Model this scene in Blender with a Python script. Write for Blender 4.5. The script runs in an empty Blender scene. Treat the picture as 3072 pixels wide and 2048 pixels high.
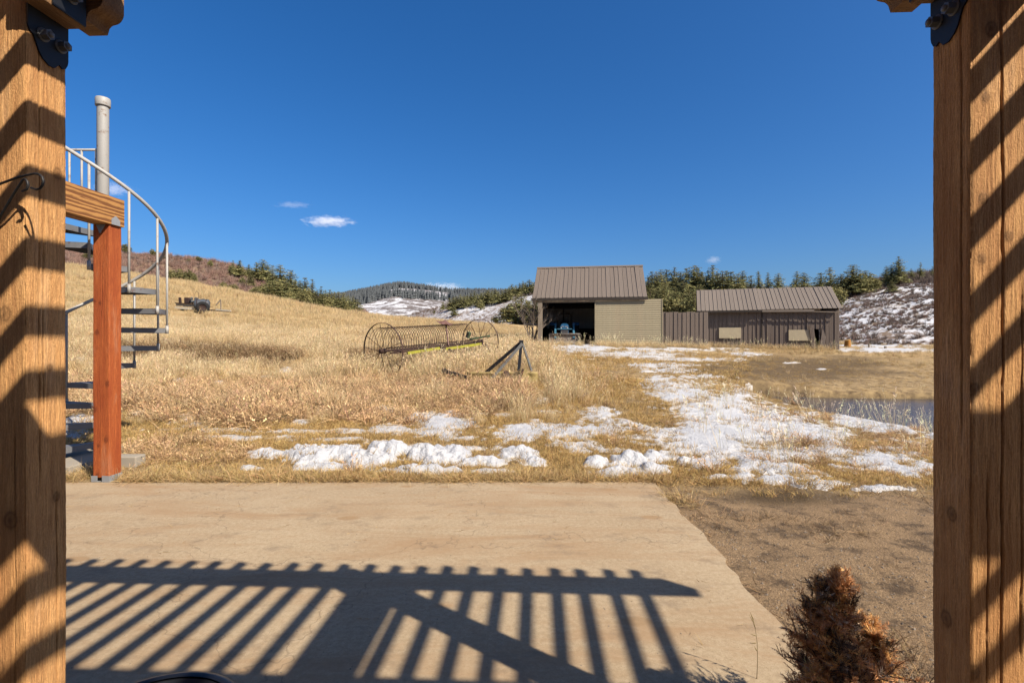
import bpy, bmesh, math, random
import numpy as np
from mathutils import Vector, Matrix, Euler

random.seed(7)
RNG = np.random.default_rng(11)
scene = bpy.context.scene
COL = scene.collection

# ------------------------------------------------------------------ camera, sky, sun, exposure
CAM_H, F = 1.5, 1536.0            # eye height; focal length in pixels of the 3072 px wide photograph (18 mm)
cam_d = bpy.data.cameras.new('camera')
cam_d.sensor_width, cam_d.lens = 36.0, 18.0
cam_d.clip_start, cam_d.clip_end = 0.05, 20000
cam = bpy.data.objects.new('camera', cam_d)
COL.objects.link(cam)
cam.location = (0, 0, CAM_H)
cam.rotation_euler = (math.radians(90), 0, 0)
scene.camera = cam

SUN_EL = math.radians(42.7)
SUN_AZ = math.atan2(0.780, -0.625)      # from +Y towards +X: the sun stands behind the camera to the right
world = bpy.data.worlds.new('World')
scene.world = world
world.use_nodes = True
wn = world.node_tree
sky = wn.nodes.new('ShaderNodeTexSky')
sky.sky_type = 'NISHITA'
sky.sun_disc = False
sky.sun_elevation, sky.sun_rotation = SUN_EL, SUN_AZ
sky.altitude, sky.air_density, sky.dust_density, sky.ozone_density = 0, 1.0, 2.0, 9.0
hsv = wn.nodes.new('ShaderNodeHueSaturation')
hsv.inputs['Saturation'].default_value = 1.2
hsv.inputs['Hue'].default_value = 0.503
wn.links.new(sky.outputs[0], hsv.inputs['Color'])
wn.links.new(hsv.outputs[0], wn.nodes['Background'].inputs['Color'])
wn.nodes['Background'].inputs['Strength'].default_value = 0.073

sun_d = bpy.data.lights.new('sun', 'SUN')
sun_d.energy, sun_d.angle, sun_d.color = 5.0, math.radians(0.55), (1.0, 0.91, 0.78)
sun = bpy.data.objects.new('sun', sun_d)
COL.objects.link(sun)
to_sun = Vector((math.sin(SUN_AZ) * math.cos(SUN_EL), math.cos(SUN_AZ) * math.cos(SUN_EL), math.sin(SUN_EL)))
sun.rotation_euler = (-to_sun).to_track_quat('-Z', 'Y').to_euler()
sun.location = to_sun * 60

scene.view_settings.view_transform = 'Standard'
scene.view_settings.look = 'None'
scene.view_settings.exposure = 1.0
scene.view_settings.gamma = 1.0
scene.view_settings.use_curve_mapping = False
scene.render.engine = 'CYCLES'
scene.cycles.use_denoising = True
scene.cycles.max_bounces = 5
scene.cycles.diffuse_bounces = 2
scene.cycles.glossy_bounces = 2
scene.cycles.transmission_bounces = 4
scene.cycles.transparent_max_bounces = 8
scene.cycles.volume_bounces = 4

# ------------------------------------------------------------------ noise in numpy
def _hash(ix, iy, seed):
    n = (ix.astype(np.int64) * 374761393 + iy.astype(np.int64) * 668265263 + seed * 1274126177) & 0xffffffff
    n = ((n ^ (n >> 13)) * 1274126177) & 0xffffffff
    return ((n ^ (n >> 16)) & 0xffff) / 65535.0

def vnoise(x, y, seed=0):
    x = np.asarray(x, float); y = np.asarray(y, float)
    ix, iy = np.floor(x), np.floor(y)
    fx, fy = x - ix, y - iy
    fx, fy = fx * fx * (3 - 2 * fx), fy * fy * (3 - 2 * fy)
    a, b = _hash(ix, iy, seed), _hash(ix + 1, iy, seed)
    c, d = _hash(ix, iy + 1, seed), _hash(ix + 1, iy + 1, seed)
    return (a * (1 - fx) + b * fx) * (1 - fy) + (c * (1 - fx) + d * fx) * fy

def fbm(x, y, seed=0, octv=4, gain=0.5):
    s, a, t = 0.0, 1.0, 0.0
    for k in range(octv):
        s = s + a * (vnoise(np.asarray(x) * 2 ** k + 17.3 * k, np.asarray(y) * 2 ** k - 9.1 * k, seed + k) - 0.5)
        t += a; a *= gain
    return s / t * 2          # about -1..1

def smooth(a, b, x):
    t = np.clip((np.asarray(x, float) - a) / (b - a), 0, 1)
    return t * t * (3 - 2 * t)

# ------------------------------------------------------------------ mesh helpers
def link(o, parent=None):
    COL.objects.link(o)
    if parent is not None:
        o.parent = parent
    return o

def np_mesh(name, verts, faces, smooth_=False):
    """verts (n,3), faces (m,k) of one width k."""
    verts = np.asarray(verts, np.float32); faces = np.asarray(faces, np.int32)
    me = bpy.data.meshes.new(name)
    k = faces.shape[1]
    me.vertices.add(len(verts)); me.vertices.foreach_set('co', verts.ravel())
    me.loops.add(faces.size); me.loops.foreach_set('vertex_index', faces.ravel())
    me.polygons.add(len(faces))
    me.polygons.foreach_set('loop_start', np.arange(0, faces.size, k, dtype=np.int32))
    me.polygons.foreach_set('loop_total', np.full(len(faces), k, np.int32))
    if smooth_:
        me.polygons.foreach_set('use_smooth', np.ones(len(faces), bool))
    me.update(calc_edges=True)
    me.validate()
    return me

def attr(me, name, vals, typ='FLOAT'):
    a = me.attributes.new(name, typ, 'POINT')
    v = np.asarray(vals, np.float32)
    a.data.foreach_set({'FLOAT': 'value', 'FLOAT_VECTOR': 'vector', 'FLOAT_COLOR': 'color'}[typ], v.ravel())

def grid_faces(nr, nc):
    i = np.arange(nr * nc).reshape(nr, nc)
    return np.stack([i[:-1, :-1], i[:-1, 1:], i[1:, 1:], i[1:, :-1]], -1).reshape(-1, 4)

class MB:
    """Collects boxes, bars, tubes, lathes and prisms; build() links them as one mesh object."""
    def __init__(s):
        s.v, s.f, s.sm = [], [], []
    def add(s, vs, fs, sm=False):
        b = len(s.v)
        s.v += [tuple(p) for p in vs]
        s.f += [tuple(i + b for i in f) for f in fs]
        s.sm += [sm] * len(fs)
        return s
    def box(s, lo, hi, M=None, bev=0.0):
        x0, y0, z0 = lo; x1, y1, z1 = hi
        if bev > 0:
            bm = bmesh.new()
            bmesh.ops.create_cube(bm, size=1.0, matrix=Matrix.Translation(((x0 + x1) / 2, (y0 + y1) / 2, (z0 + z1) / 2)) @ Matrix.Diagonal((x1 - x0, y1 - y0, z1 - z0, 1)))
            bmesh.ops.bevel(bm, geom=bm.edges[:], offset=bev, segments=2, affect='EDGES', profile=0.5)
            bm.verts.index_update()
            vs = [(M @ v.co if M else v.co.copy()) for v in bm.verts]
            fs = [[v.index for v in f.verts] for f in bm.faces]
            bm.free()
            return s.add(vs, fs)
        vs = [Vector(p) for p in ((x0, y0, z0), (x1, y0, z0), (x1, y1, z0), (x0, y1, z0), (x0, y0, z1), (x1, y0, z1), (x1, y1, z1), (x0, y1, z1))]
        if M: vs = [M @ v for v in vs]
        return s.add(vs, [(0, 3, 2, 1), (4, 5, 6, 7), (0, 1, 5, 4), (1, 2, 6, 5), (2, 3, 7, 6), (3, 0, 4, 7)])
    def bar(s, a, b, w, h, up=(0, 0, 1), bev=0.0):
        a, b = Vector(a), Vector(b)
        d = (b - a); L = d.length; d.normalize()
        u = Vector(up)
        if abs(d.dot(u)) > 0.98: u = Vector((1, 0, 0))
        x = d.cross(u).normalized(); z = x.cross(d)
        M = Matrix((( x.x, d.x, z.x, a.x), (x.y, d.y, z.y, a.y), (x.z, d.z, z.z, a.z), (0, 0, 0, 1)))
        return s.box((-w / 2, 0, -h / 2), (w / 2, L, h / 2), M, bev)
    def tube(s, pts, r, n=8, closed=False, cap=True):
        pts = [Vector(p) for p in pts]
        R = r if hasattr(r, '__len__') else [r] * len(pts)
        m = len(pts)
        vs, fs = [], []
        ref = None
        for i, p in enumerate(pts):
            if closed: t = pts[(i + 1) % m] - pts[i - 1]
            else: t = pts[min(i + 1, m - 1)] - pts[max(i - 1, 0)]
            t = t.normalized() if t.length > 1e-9 else Vector((0, 0, 1))
            if ref is None:
                ref = Vector((0, 0, 1)) if abs(t.z) < 0.9 else Vector((1, 0, 0))
            x = (ref - t * ref.dot(t)).normalized(); ref = x
            y = t.cross(x)
            for k in range(n):
                a = 2 * math.pi * k / n
                vs.append(p + (x * math.cos(a) + y * math.sin(a)) * R[i])
        for i in range(m if closed else m - 1):
            j = (i + 1) % m
            for k in range(n):
                l = (k + 1) % n
                fs.append((i * n + k, i * n + l, j * n + l, j * n + k))
        if cap and not closed:
            fs.append(tuple(range(n - 1, -1, -1))); fs.append(tuple((m - 1) * n + k for k in range(n)))
        return s.add(vs, fs, True)
    def lathe(s, prof, n=24, M=None):
        """prof: (r, z) pairs round local z."""
        vs, fs = [], []
        for r, z in prof:
            for k in range(n):
                a = 2 * math.pi * k / n
                v = Vector((r * math.cos(a), r * math.sin(a), z))
                vs.append(M @ v if M else v)
        for i in range(len(prof) - 1):
            for k in range(n):
                l = (k + 1) % n
                fs.append((i * n + k, i * n + l, (i + 1) * n + l, (i + 1) * n + k))
        return s.add(vs, fs, True)
    def prism(s, poly, d0, d1, axes='xz', M=None):
        """poly in the plane `axes`, pushed along the remaining axis from d0 to d1."""
        n = len(poly); vs = []
        for d in (d0, d1):
            for (a, b) in poly:
                v = {'xz': Vector((a, d, b)), 'yz': Vector((d, a, b)), 'xy': Vector((a, b, d))}[axes]
                vs.append(M @ v if M else v)
        fs = [tuple(range(n)), tuple(range(2 * n - 1, n - 1, -1))]
        fs += [(i, n + i, n + (i + 1) % n, (i + 1) % n) for i in range(n)]
        return s.add(vs, fs)
    def mesh(s, name):
        me = bpy.data.meshes.new(name)
        me.from_pydata([tuple(v) for v in s.v], [], s.f)
        me.polygons.foreach_set('use_smooth', s.sm)
        bm = bmesh.new(); bm.from_mesh(me)
        bmesh.ops.recalc_face_normals(bm, faces=bm.faces[:])
        bm.to_mesh(me); bm.free()
        me.update()
        return me
    def build(s, name, mat, parent=None):
        me = s.mesh(name)
        me.materials.append(mat)
        return link(bpy.data.objects.new(name, me), parent)

def obj(name, me, mat=None, parent=None, loc=None, rot=None, scale=None):
    if mat is not None and not me.materials: me.materials.append(mat)
    o = link(bpy.data.objects.new(name, me), parent)
    if loc is not None: o.location = loc
    if rot is not None: o.rotation_euler = rot
    if scale is not None: o.scale = scale if hasattr(scale, '__len__') else (scale,) * 3
    return o

def tag(o, label=None, cat=None, group=None, kind=None):
    if label: o['label'] = label
    if cat: o['category'] = cat
    if group: o['group'] = group
    if kind: o['kind'] = kind
    return o

def thing(name, label, cat, loc=(0, 0, 0), rz=0.0, group=None):
    o = bpy.data.objects.new(name, None)
    o.empty_display_size = 0.2
    link(o)
    o.location = loc; o.rotation_euler = (0, 0, rz)
    return tag(o, label, cat, group)

# ------------------------------------------------------------------ node helpers
ALB = 0.60                          # overall albedo level of the colours below
class NT:
    def __init__(s, name):
        s.m = bpy.data.materials.new(name); s.m.use_nodes = True
        s.t = s.m.node_tree; s.b = s.t.nodes['Principled BSDF']
        s.b.inputs['Specular IOR Level'].default_value = 0.25
    def n(s, typ, ins=None, **props):
        nd = s.t.nodes.new('ShaderNode' + typ)
        for k, v in props.items(): setattr(nd, k, v)
        for k, v in (ins or {}).items(): s.put(nd.inputs[k], v)
        return nd
    def put(s, sock, v):
        if isinstance(v, bpy.types.NodeSocket): s.t.links.new(v, sock)
        elif hasattr(v, '__len__') and len(v) == 3 and sock.type == 'RGBA': sock.default_value = (*v, 1)
        else: sock.default_value = v
    def coord(s, kind='Object', scale=(1, 1, 1), loc=(0, 0, 0), rot=(0, 0, 0)):
        tc = s.n('TexCoord').outputs[kind] if kind != 'Position' else s.n('NewGeometry').outputs['Position']
        return s.n('Mapping', {'Vector': tc, 'Scale': scale, 'Location': loc, 'Rotation': rot}).outputs[0]
    def noise(s, vec, scale, detail=3, rough=0.55, dist=0.0):
        return s.n('TexNoise', {'Vector': vec, 'Scale': scale, 'Detail': detail, 'Roughness': rough, 'Distortion': dist}).outputs['Fac']
    def vor(s, vec, scale, feature='F1', out='Distance'):
        return s.n('TexVoronoi', {'Vector': vec, 'Scale': scale}, feature=feature).outputs[out]
    def ramp(s, fac, stops, interp='LINEAR'):
        r = s.n('ValToRGB', {'Fac': fac}); cr = r.color_ramp; cr.interpolation = interp
        while len(cr.elements) < len(stops): cr.elements.new(0.5)
        for e, (p, c) in zip(cr.elements, stops):
            e.position = p
            e.color = (*c, 1) if hasattr(c, '__len__') else (c, c, c, 1)
        return r.outputs[0]
    def mix(s, fac, a, b, mode='MIX'):
        nd = s.n('Mix', data_type='RGBA', blend_type=mode)
        s.put(nd.inputs[0], fac); s.put(nd.inputs[6], a); s.put(nd.inputs[7], b)
        return nd.outputs[2]
    def math(s, op, a, b=0.0, clamp=False):
        nd = s.n('Math', operation=op); nd.use_clamp = clamp
        s.put(nd.inputs[0], a); s.put(nd.inputs[1], b)
        return nd.outputs[0]
    def attr(s, name, out='Fac'):
        return s.n('Attribute', attribute_name=name).outputs[out]
    def bump(s, h, strength=0.4, dist=0.01):
        s.put(s.b.inputs['Normal'], s.n('Bump', {'Height': h, 'Strength': strength, 'Distance': dist}).outputs[0])
    def done(s, col, rough=0.85, metal=0.0, k=None):
        k = ALB if k is None else k
        if isinstance(col, bpy.types.NodeSocket): col = s.mix(1.0, col, (k, k, k), 'MULTIPLY')
        else: col = tuple(q * k for q in col)
        s.put(s.b.inputs['Base Color'], col); s.put(s.b.inputs['Roughness'], rough); s.put(s.b.inputs['Metallic'], metal)
        return s.m

def plain(name, col, rough=0.7, metal=0.0, var=0.25, scale=8.0, spec=None):
    """A base colour broken up by two sizes of noise."""
    t = NT(name); v = t.coord('Object')
    n = t.noise(v, scale, 5); n2 = t.noise(v, scale * 9, 3)
    lo = tuple(c * (1 - var) for c in col); hi = tuple(min(1, c * (1 + var)) for c in col)
    c = t.mix(n, lo, hi); c = t.mix(t.math('MULTIPLY', n2, 0.35), c, lo)
    t.bump(n2, 0.15, 0.004)
    if spec is not None: t.b.inputs['Specular IOR Level'].default_value = spec
    return t.done(c, rough, metal)

def wood(name, light, dark, axis='z', ring=14.0, knots=0.0, rough=0.8, k=None):
    t = NT(name)
    st = {'z': (1, 1, 0.05), 'y': (1, 0.05, 1), 'x': (0.05, 1, 1)}[axis]
    v = t.coord('Object', st)
    g = t.noise(v, ring * 4.0, 7, 0.7, 0.8); g2 = t.noise(v, ring * 22, 4, 0.7)
    fur = t.noise(t.coord('Object', tuple(0.35 if q < 1 else 1 for q in st)), ring * 20, 3, 0.8)
    big = t.noise(t.coord('Object', tuple(0.22 if q < 1 else 1 for q in st)), 7, 4, 0.6)
    c = t.mix(t.ramp(g, [(0.28, 0.0), (0.72, 1.0)]), dark, light)
    c = t.mix(t.math('MULTIPLY', t.ramp(g2, [(0.36, 1.0), (0.56, 0.0)]), 0.7), c, tuple(q * 0.55 for q in dark))
    c = t.mix(t.ramp(fur, [(0.5, 0.0), (0.72, 0.55)]), c, tuple(min(1, q * 1.2) for q in light))
    c = t.mix(t.ramp(big, [(0.36, 0.65), (0.56, 0.0)]), c, dark)
    lx = light[0]
    c = t.mix(t.ramp(big, [(0.56, 0.0), (0.74, 0.4)]), c, (lx * 0.86, lx * 0.62, lx * 0.40))
    if knots: c = t.mix(t.attr('knot'), c, tuple(q * 0.22 for q in dark))  # knot colour, plus shade painted into the crack grooves
    rv = t.n('ObjectInfo').outputs['Random']
    c = t.mix(t.math('MULTIPLY', rv, 0.22), c, dark)
    t.bump(t.math('ADD', g, t.math('ADD', g2, fur)), 0.7, 0.006)
    return t.done(c, rough, k=k)

def metal_paint(name, col, rough=0.45, rust=0.0, rustcol=(0.12, 0.045, 0.02)):
    t = NT(name); v = t.coord('Object')
    n = t.noise(v, 11, 6, 0.65); n2 = t.noise(v, 60, 3)
    c = t.mix(t.math('MULTIPLY', n2, 0.3), col, tuple(q * 0.6 for q in col))
    rv = t.n('ObjectInfo').outputs['Random']
    sk = t.noise(t.coord('Object', (1, 1, 0.12)), 9, 4, 0.7)
    c = t.mix(t.math('MULTIPLY', t.math('ADD', t.math('MULTIPLY', rv, 0.5), t.ramp(sk, [(0.4, 0.0), (0.75, 0.5)])), 0.55), c, tuple(q * 0.62 for q in col))
    if rust: c = t.mix(t.ramp(n, [(0.62 - rust * 0.4, 0.0), (0.74 - rust * 0.4, 1.0)]), c, rustcol)
    t.bump(n2, 0.1, 0.003)
    t.b.inputs['Specular IOR Level'].default_value = 0.4
    return t.done(c, t.math('ADD', rough - 0.1, t.math('MULTIPLY', n, 0.3)))

# ================================================================== THE LAND
# Ground heights (metres) along sight lines from the yard, by lateral slope u = X / Y and distance Y.
U_PX = np.array([-2600, -600, 204, 600, 1000, 1200, 1450, 1700, 2100, 2400, 2600, 2800, 3600, 5600], float)
TU = (U_PX - 1536) / F
TD = np.array([0, 5.5, 8, 12, 16, 25, 32, 45, 70, 85, 120, 160, 300, 600, 3000], float)
TZ = np.array([
    [0, 0, .25, .9, 1.7, 3.6, 5.2, 8.6, 15.0, 15.2, 13, 10, 8, 7, 6],
    [0, 0, .24, .9, 1.6, 3.3, 4.8, 7.8, 13.6, 13.7, 12, 9, 8, 7, 6],
    [0, 0, .22, .80, 1.45, 3.0, 4.3, 7.0, 12.1, 12.1, 10, 8, 7, 7, 6],
    [0, 0, .22, .75, 1.25, 2.35, 3.25, 5.2, 9.2, 9.2, 7.5, 6.5, 6.5, 7, 6],
    [0, 0, .20, .55, .92, 1.78, 2.4, 3.5, 5.7, 6.0, 6.2, 6.2, 6.5, 7, 6],
    [0, 0, .20, .52, .85, 1.60, 2.05, 2.85, 4.4, 5.1, 5.6, 6.2, 6.8, 7, 6],
    [0, 0, .20, .50, .80, 1.50, 1.85, 2.5, 3.6, 4.2, 5.5, 7.0, 8.0, 8, 6],
    [0, 0, .20, .49, .78, 1.48, 1.60, 1.8, 2.6, 3.2, 4.5, 6.5, 8.0, 8, 6],
    [0, 0, .17, .40, .66, 1.22, 1.28, 1.3, 1.5, 2.0, 3.0, 5.0, 8.0, 8, 6],
    [0, 0, .05, .03, .28, 1.12, 1.24, 1.2, 1.3, 1.5, 2.5, 4.0, 7.0, 8, 6],
    [0, 0, .02, -.02, .24, 1.06, 1.18, 1.2, 1.3, 1.5, 2.5, 4.0, 7.0, 8, 6],
    [0, 0, .02, -.02, .24, .90, 1.08, 1.18, 1.3, 1.5, 2.5, 4.0, 7.0, 8, 6],
    [0, 0, .02, -.02, .24, .85, 1.05, 1.15, 1.3, 1.5, 2.5, 4.0, 7.0, 8, 6],
    [0, 0, .02, -.02, .24, .80, 1.00, 1.1, 1.3, 1.5, 2.5, 4.0, 7.0, 8, 6]], float)
LG = np.linspace(0, math.log(3004 / 4), 260)          # dense resampling in log distance, then smoothed
UG = np.linspace(TU[0], TU[-1], 220)
_t = np.array([np.interp(4 * np.exp(LG) - 4, TD, r) for r in TZ])
_t = np.array([np.interp(UG, TU, _t[:, k]) for k in range(len(LG))]).T
def _blur(a, n, axis):
    k = np.hanning(n + 2)[1:-1]; k /= k.sum()
    p = [(0, 0), (0, 0)]; p[axis] = (n // 2, n // 2)
    return np.apply_along_axis(lambda r: np.convolve(r, k, 'valid'), axis, np.pad(a, p, mode='edge'))
_t = _blur(_blur(_t, 9, 1), 11, 0)

POND_X0, POND_Y0, POND_Y1, WATER_Z = 6.95, 6.2, 14.6, -0.09

def pond_in(X, Y):
    """Signed distance (m) into the pond; positive inside."""
    w = 0.22 * fbm(np.asarray(X) * 0.6, np.asarray(Y) * 0.6, 31, 3)
    dx = X - (POND_X0 - 0.17 * np.maximum(Y - 10, 0) + w)
    dy1 = (POND_Y1 - 0.10 * (X - 7)) - Y + w
    dy0 = Y - POND_Y0 + w
    d = np.minimum(np.minimum(dx, dy1), np.minimum(dy0, 19 - X))
    # rounded corner at the far left tip
    c = 0.9 - np.hypot(np.maximum(0.9 - dx, 0), np.maximum(0.9 - dy1, 0))
    return np.minimum(d, c)

def height(X, Y):
    X = np.asarray(X, float); Y = np.asarray(Y, float)
    Yc = np.maximum(Y, 0.0)
    u = np.clip(X / np.maximum(Yc, 3.0), UG[0], UG[-1])
    fu = (u - UG[0]) / (UG[1] - UG[0]); iu = np.clip(fu.astype(int), 0, len(UG) - 2); fu = fu - iu
    fl = np.log((Yc + 4) / 4) / (LG[1] - LG[0]); il = np.clip(fl.astype(int), 0, len(LG) - 2); fl = np.clip(fl - il, 0, 1)
    z = (_t[iu, il] * (1 - fu) + _t[iu + 1, il] * fu) * (1 - fl) + (_t[iu, il + 1] * (1 - fu) + _t[iu + 1, il + 1] * fu) * fl
    far = smooth(5.6, 9, Y)
    z = z + far * (0.05 * fbm(X * 0.55, Y * 0.55, 3, 3) + 0.035 * fbm(X * 2.1, Y * 2.1, 5, 2))
    z = z + smooth(14, 40, Y) * 0.22 * fbm(X * 0.09, Y * 0.16, 8, 3)
    # the low terrace bank across the left field
    bl = smooth(-1.0, -4.5, X)
    z = z + bl * 0.22 * (smooth(13.6, 14.4, Y + 0.8 * fbm(X * .3, X * 0 + 2, 9, 2)) - smooth(14.4, 22, Y))
    z = np.where(Y < 5.6, z * smooth(5.0, 5.6, Y), z)
    # yard soil a little below the slab, with ruts
    yard = smooth(5.75, 5.2, Y)
    z = z - 0.022 * yard + yard * smooth(1.55, 2.0, X) * (0.022 * fbm(X * 2.0, Y * 2.3, 13, 4) + 0.010 * fbm(X * 11, Y * 11, 15, 3))
    # pond basin: gentle on the near side, a cut bank at the far side
    p = pond_in(X, Y)
    steep = np.where(Y > 12.8, 0.14, 0.45)
    z = np.where(p > -0.45, z * smooth(steep * 0.6, -0.45, p) + (WATER_Z + np.where(Y > 12.8, 0.16, 0.06)) * (1 - smooth(steep * 0.6, -0.45, p)), z)
    z = z - 0.55 * smooth(-0.06, steep, p)
    return z

def h1(x, y): return float(height(np.array([x]), np.array([y]))[0])

def to_px(X, Y, Z):
    return 1536 + F * X / np.maximum(Y, 0.05), 1024 - F * (Z - CAM_H) / np.maximum(Y, 0.05)

_YS = np.concatenate([np.linspace(2, 40, 1500), np.linspace(40, 400, 1500)])
def ground_at(px, py):
    """The point of the ground seen at a place in the photograph."""
    u = (px - 1536) / F
    z = height(u * _YS, _YS)
    y = 1024 - F * (z - CAM_H) / _YS
    hit = np.nonzero(y <= py)[0]
    Y = _YS[hit[0]] if len(hit) else _YS[-1]
    return Vector((u * Y, Y, h1(u * Y, Y)))

# ------------------------------------------------------------------ materials of the land
def mat_ground():
    t = NT('dry_soil_and_thatch'); v = t.coord('Position')
    n1 = t.noise(v, 0.5, 4); n2 = t.noise(v, 5, 5, 0.65); n3 = t.noise(v, 40, 4, 0.7); n4 = t.noise(v, 220, 2, 0.7)
    soil = t.mix(t.ramp(n2, [(0.3, 0.0), (0.7, 1.0)]), (0.15, 0.096, 0.052), (0.33, 0.22, 0.12))
    straw = t.mix(n3, (0.42, 0.28, 0.125), (0.76, 0.54, 0.26))
    c = t.mix(t.ramp(n2, [(0.36, 0.15), (0.6, 0.95)]), soil, straw)
    far = t.mix(n2, (0.52, 0.36, 0.165), (0.66, 0.475, 0.235))
    far = t.mix(t.ramp(n1, [(0.42, 0.0), (0.6, 0.45)]), far, (0.55, 0.335, 0.135))
    c = t.mix(t.attr('field'), c, far)
    grit = t.mix(t.ramp(t.noise(v, 110, 3, 0.75), [(0.36, 0.0), (0.64, 1.0)]), (0.13, 0.075, 0.035), (0.76, 0.52, 0.29))
    yard = t.mix(t.ramp(n2, [(0.34, 0.0), (0.66, 1.0)]), (0.38, 0.235, 0.115), (0.54, 0.35, 0.18))
    yard = t.mix(0.6, yard, grit)
    yard = t.mix(t.ramp(t.noise(v, 3.0, 9, 0.82), [(0.49, 0.0), (0.60, 0.85)]), yard, (0.12, 0.078, 0.045))
    c = t.mix(t.attr('yard'), c, yard)
    damp = t.mix(n3, (0.07, 0.045, 0.025), (0.24, 0.155, 0.07))
    c = t.mix(t.attr('damp'), c, damp)
    c = t.mix(t.attr('mud'), c, (0.028, 0.02, 0.014))
    t.bump(t.math('ADD', n3, t.math('MULTIPLY', n4, 0.6)), 0.9, 0.04)
    return t.done(c, 0.95)

def mat_snow():
    t = NT('old_snow'); v = t.coord('Position')
    n = t.noise(v, 4, 5, 0.6); n2 = t.noise(v, 38, 4, 0.65)
    c = t.mix(t.ramp(n, [(0.35, 0.0), (0.7, 1.0)]), (0.60, 0.60, 0.615), (0.72, 0.715, 0.715))
    c = t.mix(t.ramp(n2, [(0.62, 0.0), (0.8, 0.5)]), c, (0.55, 0.45, 0.34))
    c = t.mix(t.attr('edge'), c, (0.64, 0.55, 0.43))
    t.bump(t.math('ADD', n, n2), 0.8, 0.05)
    t.b.inputs['Subsurface Weight'].default_value = 0.0
    return t.done(c, 0.7, k=0.63)

def mat_hill(name, soil_a, soil_b, snow_lo, snow_hi, scale=0.5, grass=(0.34, 0.25, 0.13)):
    t = NT(name); v = t.coord('Position', (1, 1, 2.2))
    n = t.noise(v, scale, 8, 0.72, 0.3); n2 = t.noise(v, scale * 6, 5, 0.7); big = t.noise(v, scale * 0.08, 3)
    soil = t.mix(t.ramp(n2, [(0.3, 0.0), (0.7, 1.0)]), soil_a, soil_b)
    soil = t.mix(t.ramp(big, [(0.4, 0.0), (0.65, 0.6)]), soil, grass)
    f = t.math('ADD', n, t.math('MULTIPLY', t.math('SUBTRACT', n2, 0.5), 0.35))
    f = t.math('ADD', f, t.math('MULTIPLY', t.math('SUBTRACT', big, 0.5), 0.4))
    c = t.mix(t.ramp(f, [(snow_lo, 0.0), (snow_hi, 1.0)]), soil, (0.82, 0.82, 0.84))
    t.bump(n2, 0.5, 0.25)
    return t.done(c, 0.95)

M_GROUND, M_SNOW = mat_ground(), mat_snow()

def mat_concrete():
    t = NT('worn_concrete'); v = t.coord('Position')
    n = t.noise(v, 0.9, 5, 0.6, 0.4); n2 = t.noise(v, 7, 6, 0.7); m3 = t.noise(v, 32, 5, 0.75); n3 = t.noise(v, 130, 3, 0.75); n4 = t.noise(v, 330, 2, 0.7)
    c = t.mix(t.ramp(n, [(0.3, 0.0), (0.72, 1.0)]), (0.425, 0.31, 0.182), (0.53, 0.405, 0.25))
    c = t.mix(t.ramp(m3, [(0.36, 0.42), (0.52, 0.0)]), c, (0.31, 0.215, 0.125))
    c = t.mix(t.ramp(m3, [(0.50, 0.0), (0.66, 0.38)]), c, (0.62, 0.49, 0.335))
    c = t.mix(t.ramp(n2, [(0.52, 0.0), (0.75, 0.5)]), c, (0.40, 0.245, 0.125))
    c = t.mix(t.ramp(n3, [(0.30, 0.7), (0.46, 0.0)]), c, (0.27, 0.19, 0.12))
    c = t.mix(t.ramp(n4, [(0.58, 0.0), (0.72, 0.6)]), c, (0.64, 0.53, 0.375))
    # round rusty spill marks and sweeping stains
    sp = t.vor(t.coord('Position', (0.9, 1.7, 1)), 1.25)
    c = t.mix(t.ramp(t.math('ADD', sp, t.math('MULTIPLY', n2, 0.06)), [(0.115, 0.6), (0.155, 0.0)]), c, (0.34, 0.195, 0.085))
    st = t.noise(t.coord('Position', (0.5, 2.6, 1), rot=(0, 0, 0.12)), 1.0, 6, 0.72, 0.6)
    c = t.mix(t.ramp(st, [(0.47, 0.0), (0.66, 0.75)]), c, (0.40, 0.25, 0.13))
    dk = t.noise(t.coord('Position', (1, 1.5, 1), (3, 7, 0)), 2.6, 6, 0.75)
    c = t.mix(t.ramp(dk, [(0.54, 0.0), (0.68, 0.65)]), c, (0.27, 0.195, 0.125))
    # hairline cracks
    ck = t.vor(t.n('VectorMath', {0: v, 1: t.n('TexNoise', {'Vector': v, 'Scale': 2.5, 'Detail': 4.0}).outputs['Color']}, operation='ADD').outputs[0], 0.42, 'DISTANCE_TO_EDGE')
    c = t.mix(t.ramp(ck, [(0.0, 0.5), (0.003, 0.0)]), c, (0.16, 0.11, 0.07))
    t.bump(t.math('ADD', t.math('ADD', n3, n4), m3), 0.25, 0.004)
    return t.done(c, 0.88)
M_CONC = mat_concrete()

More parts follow.
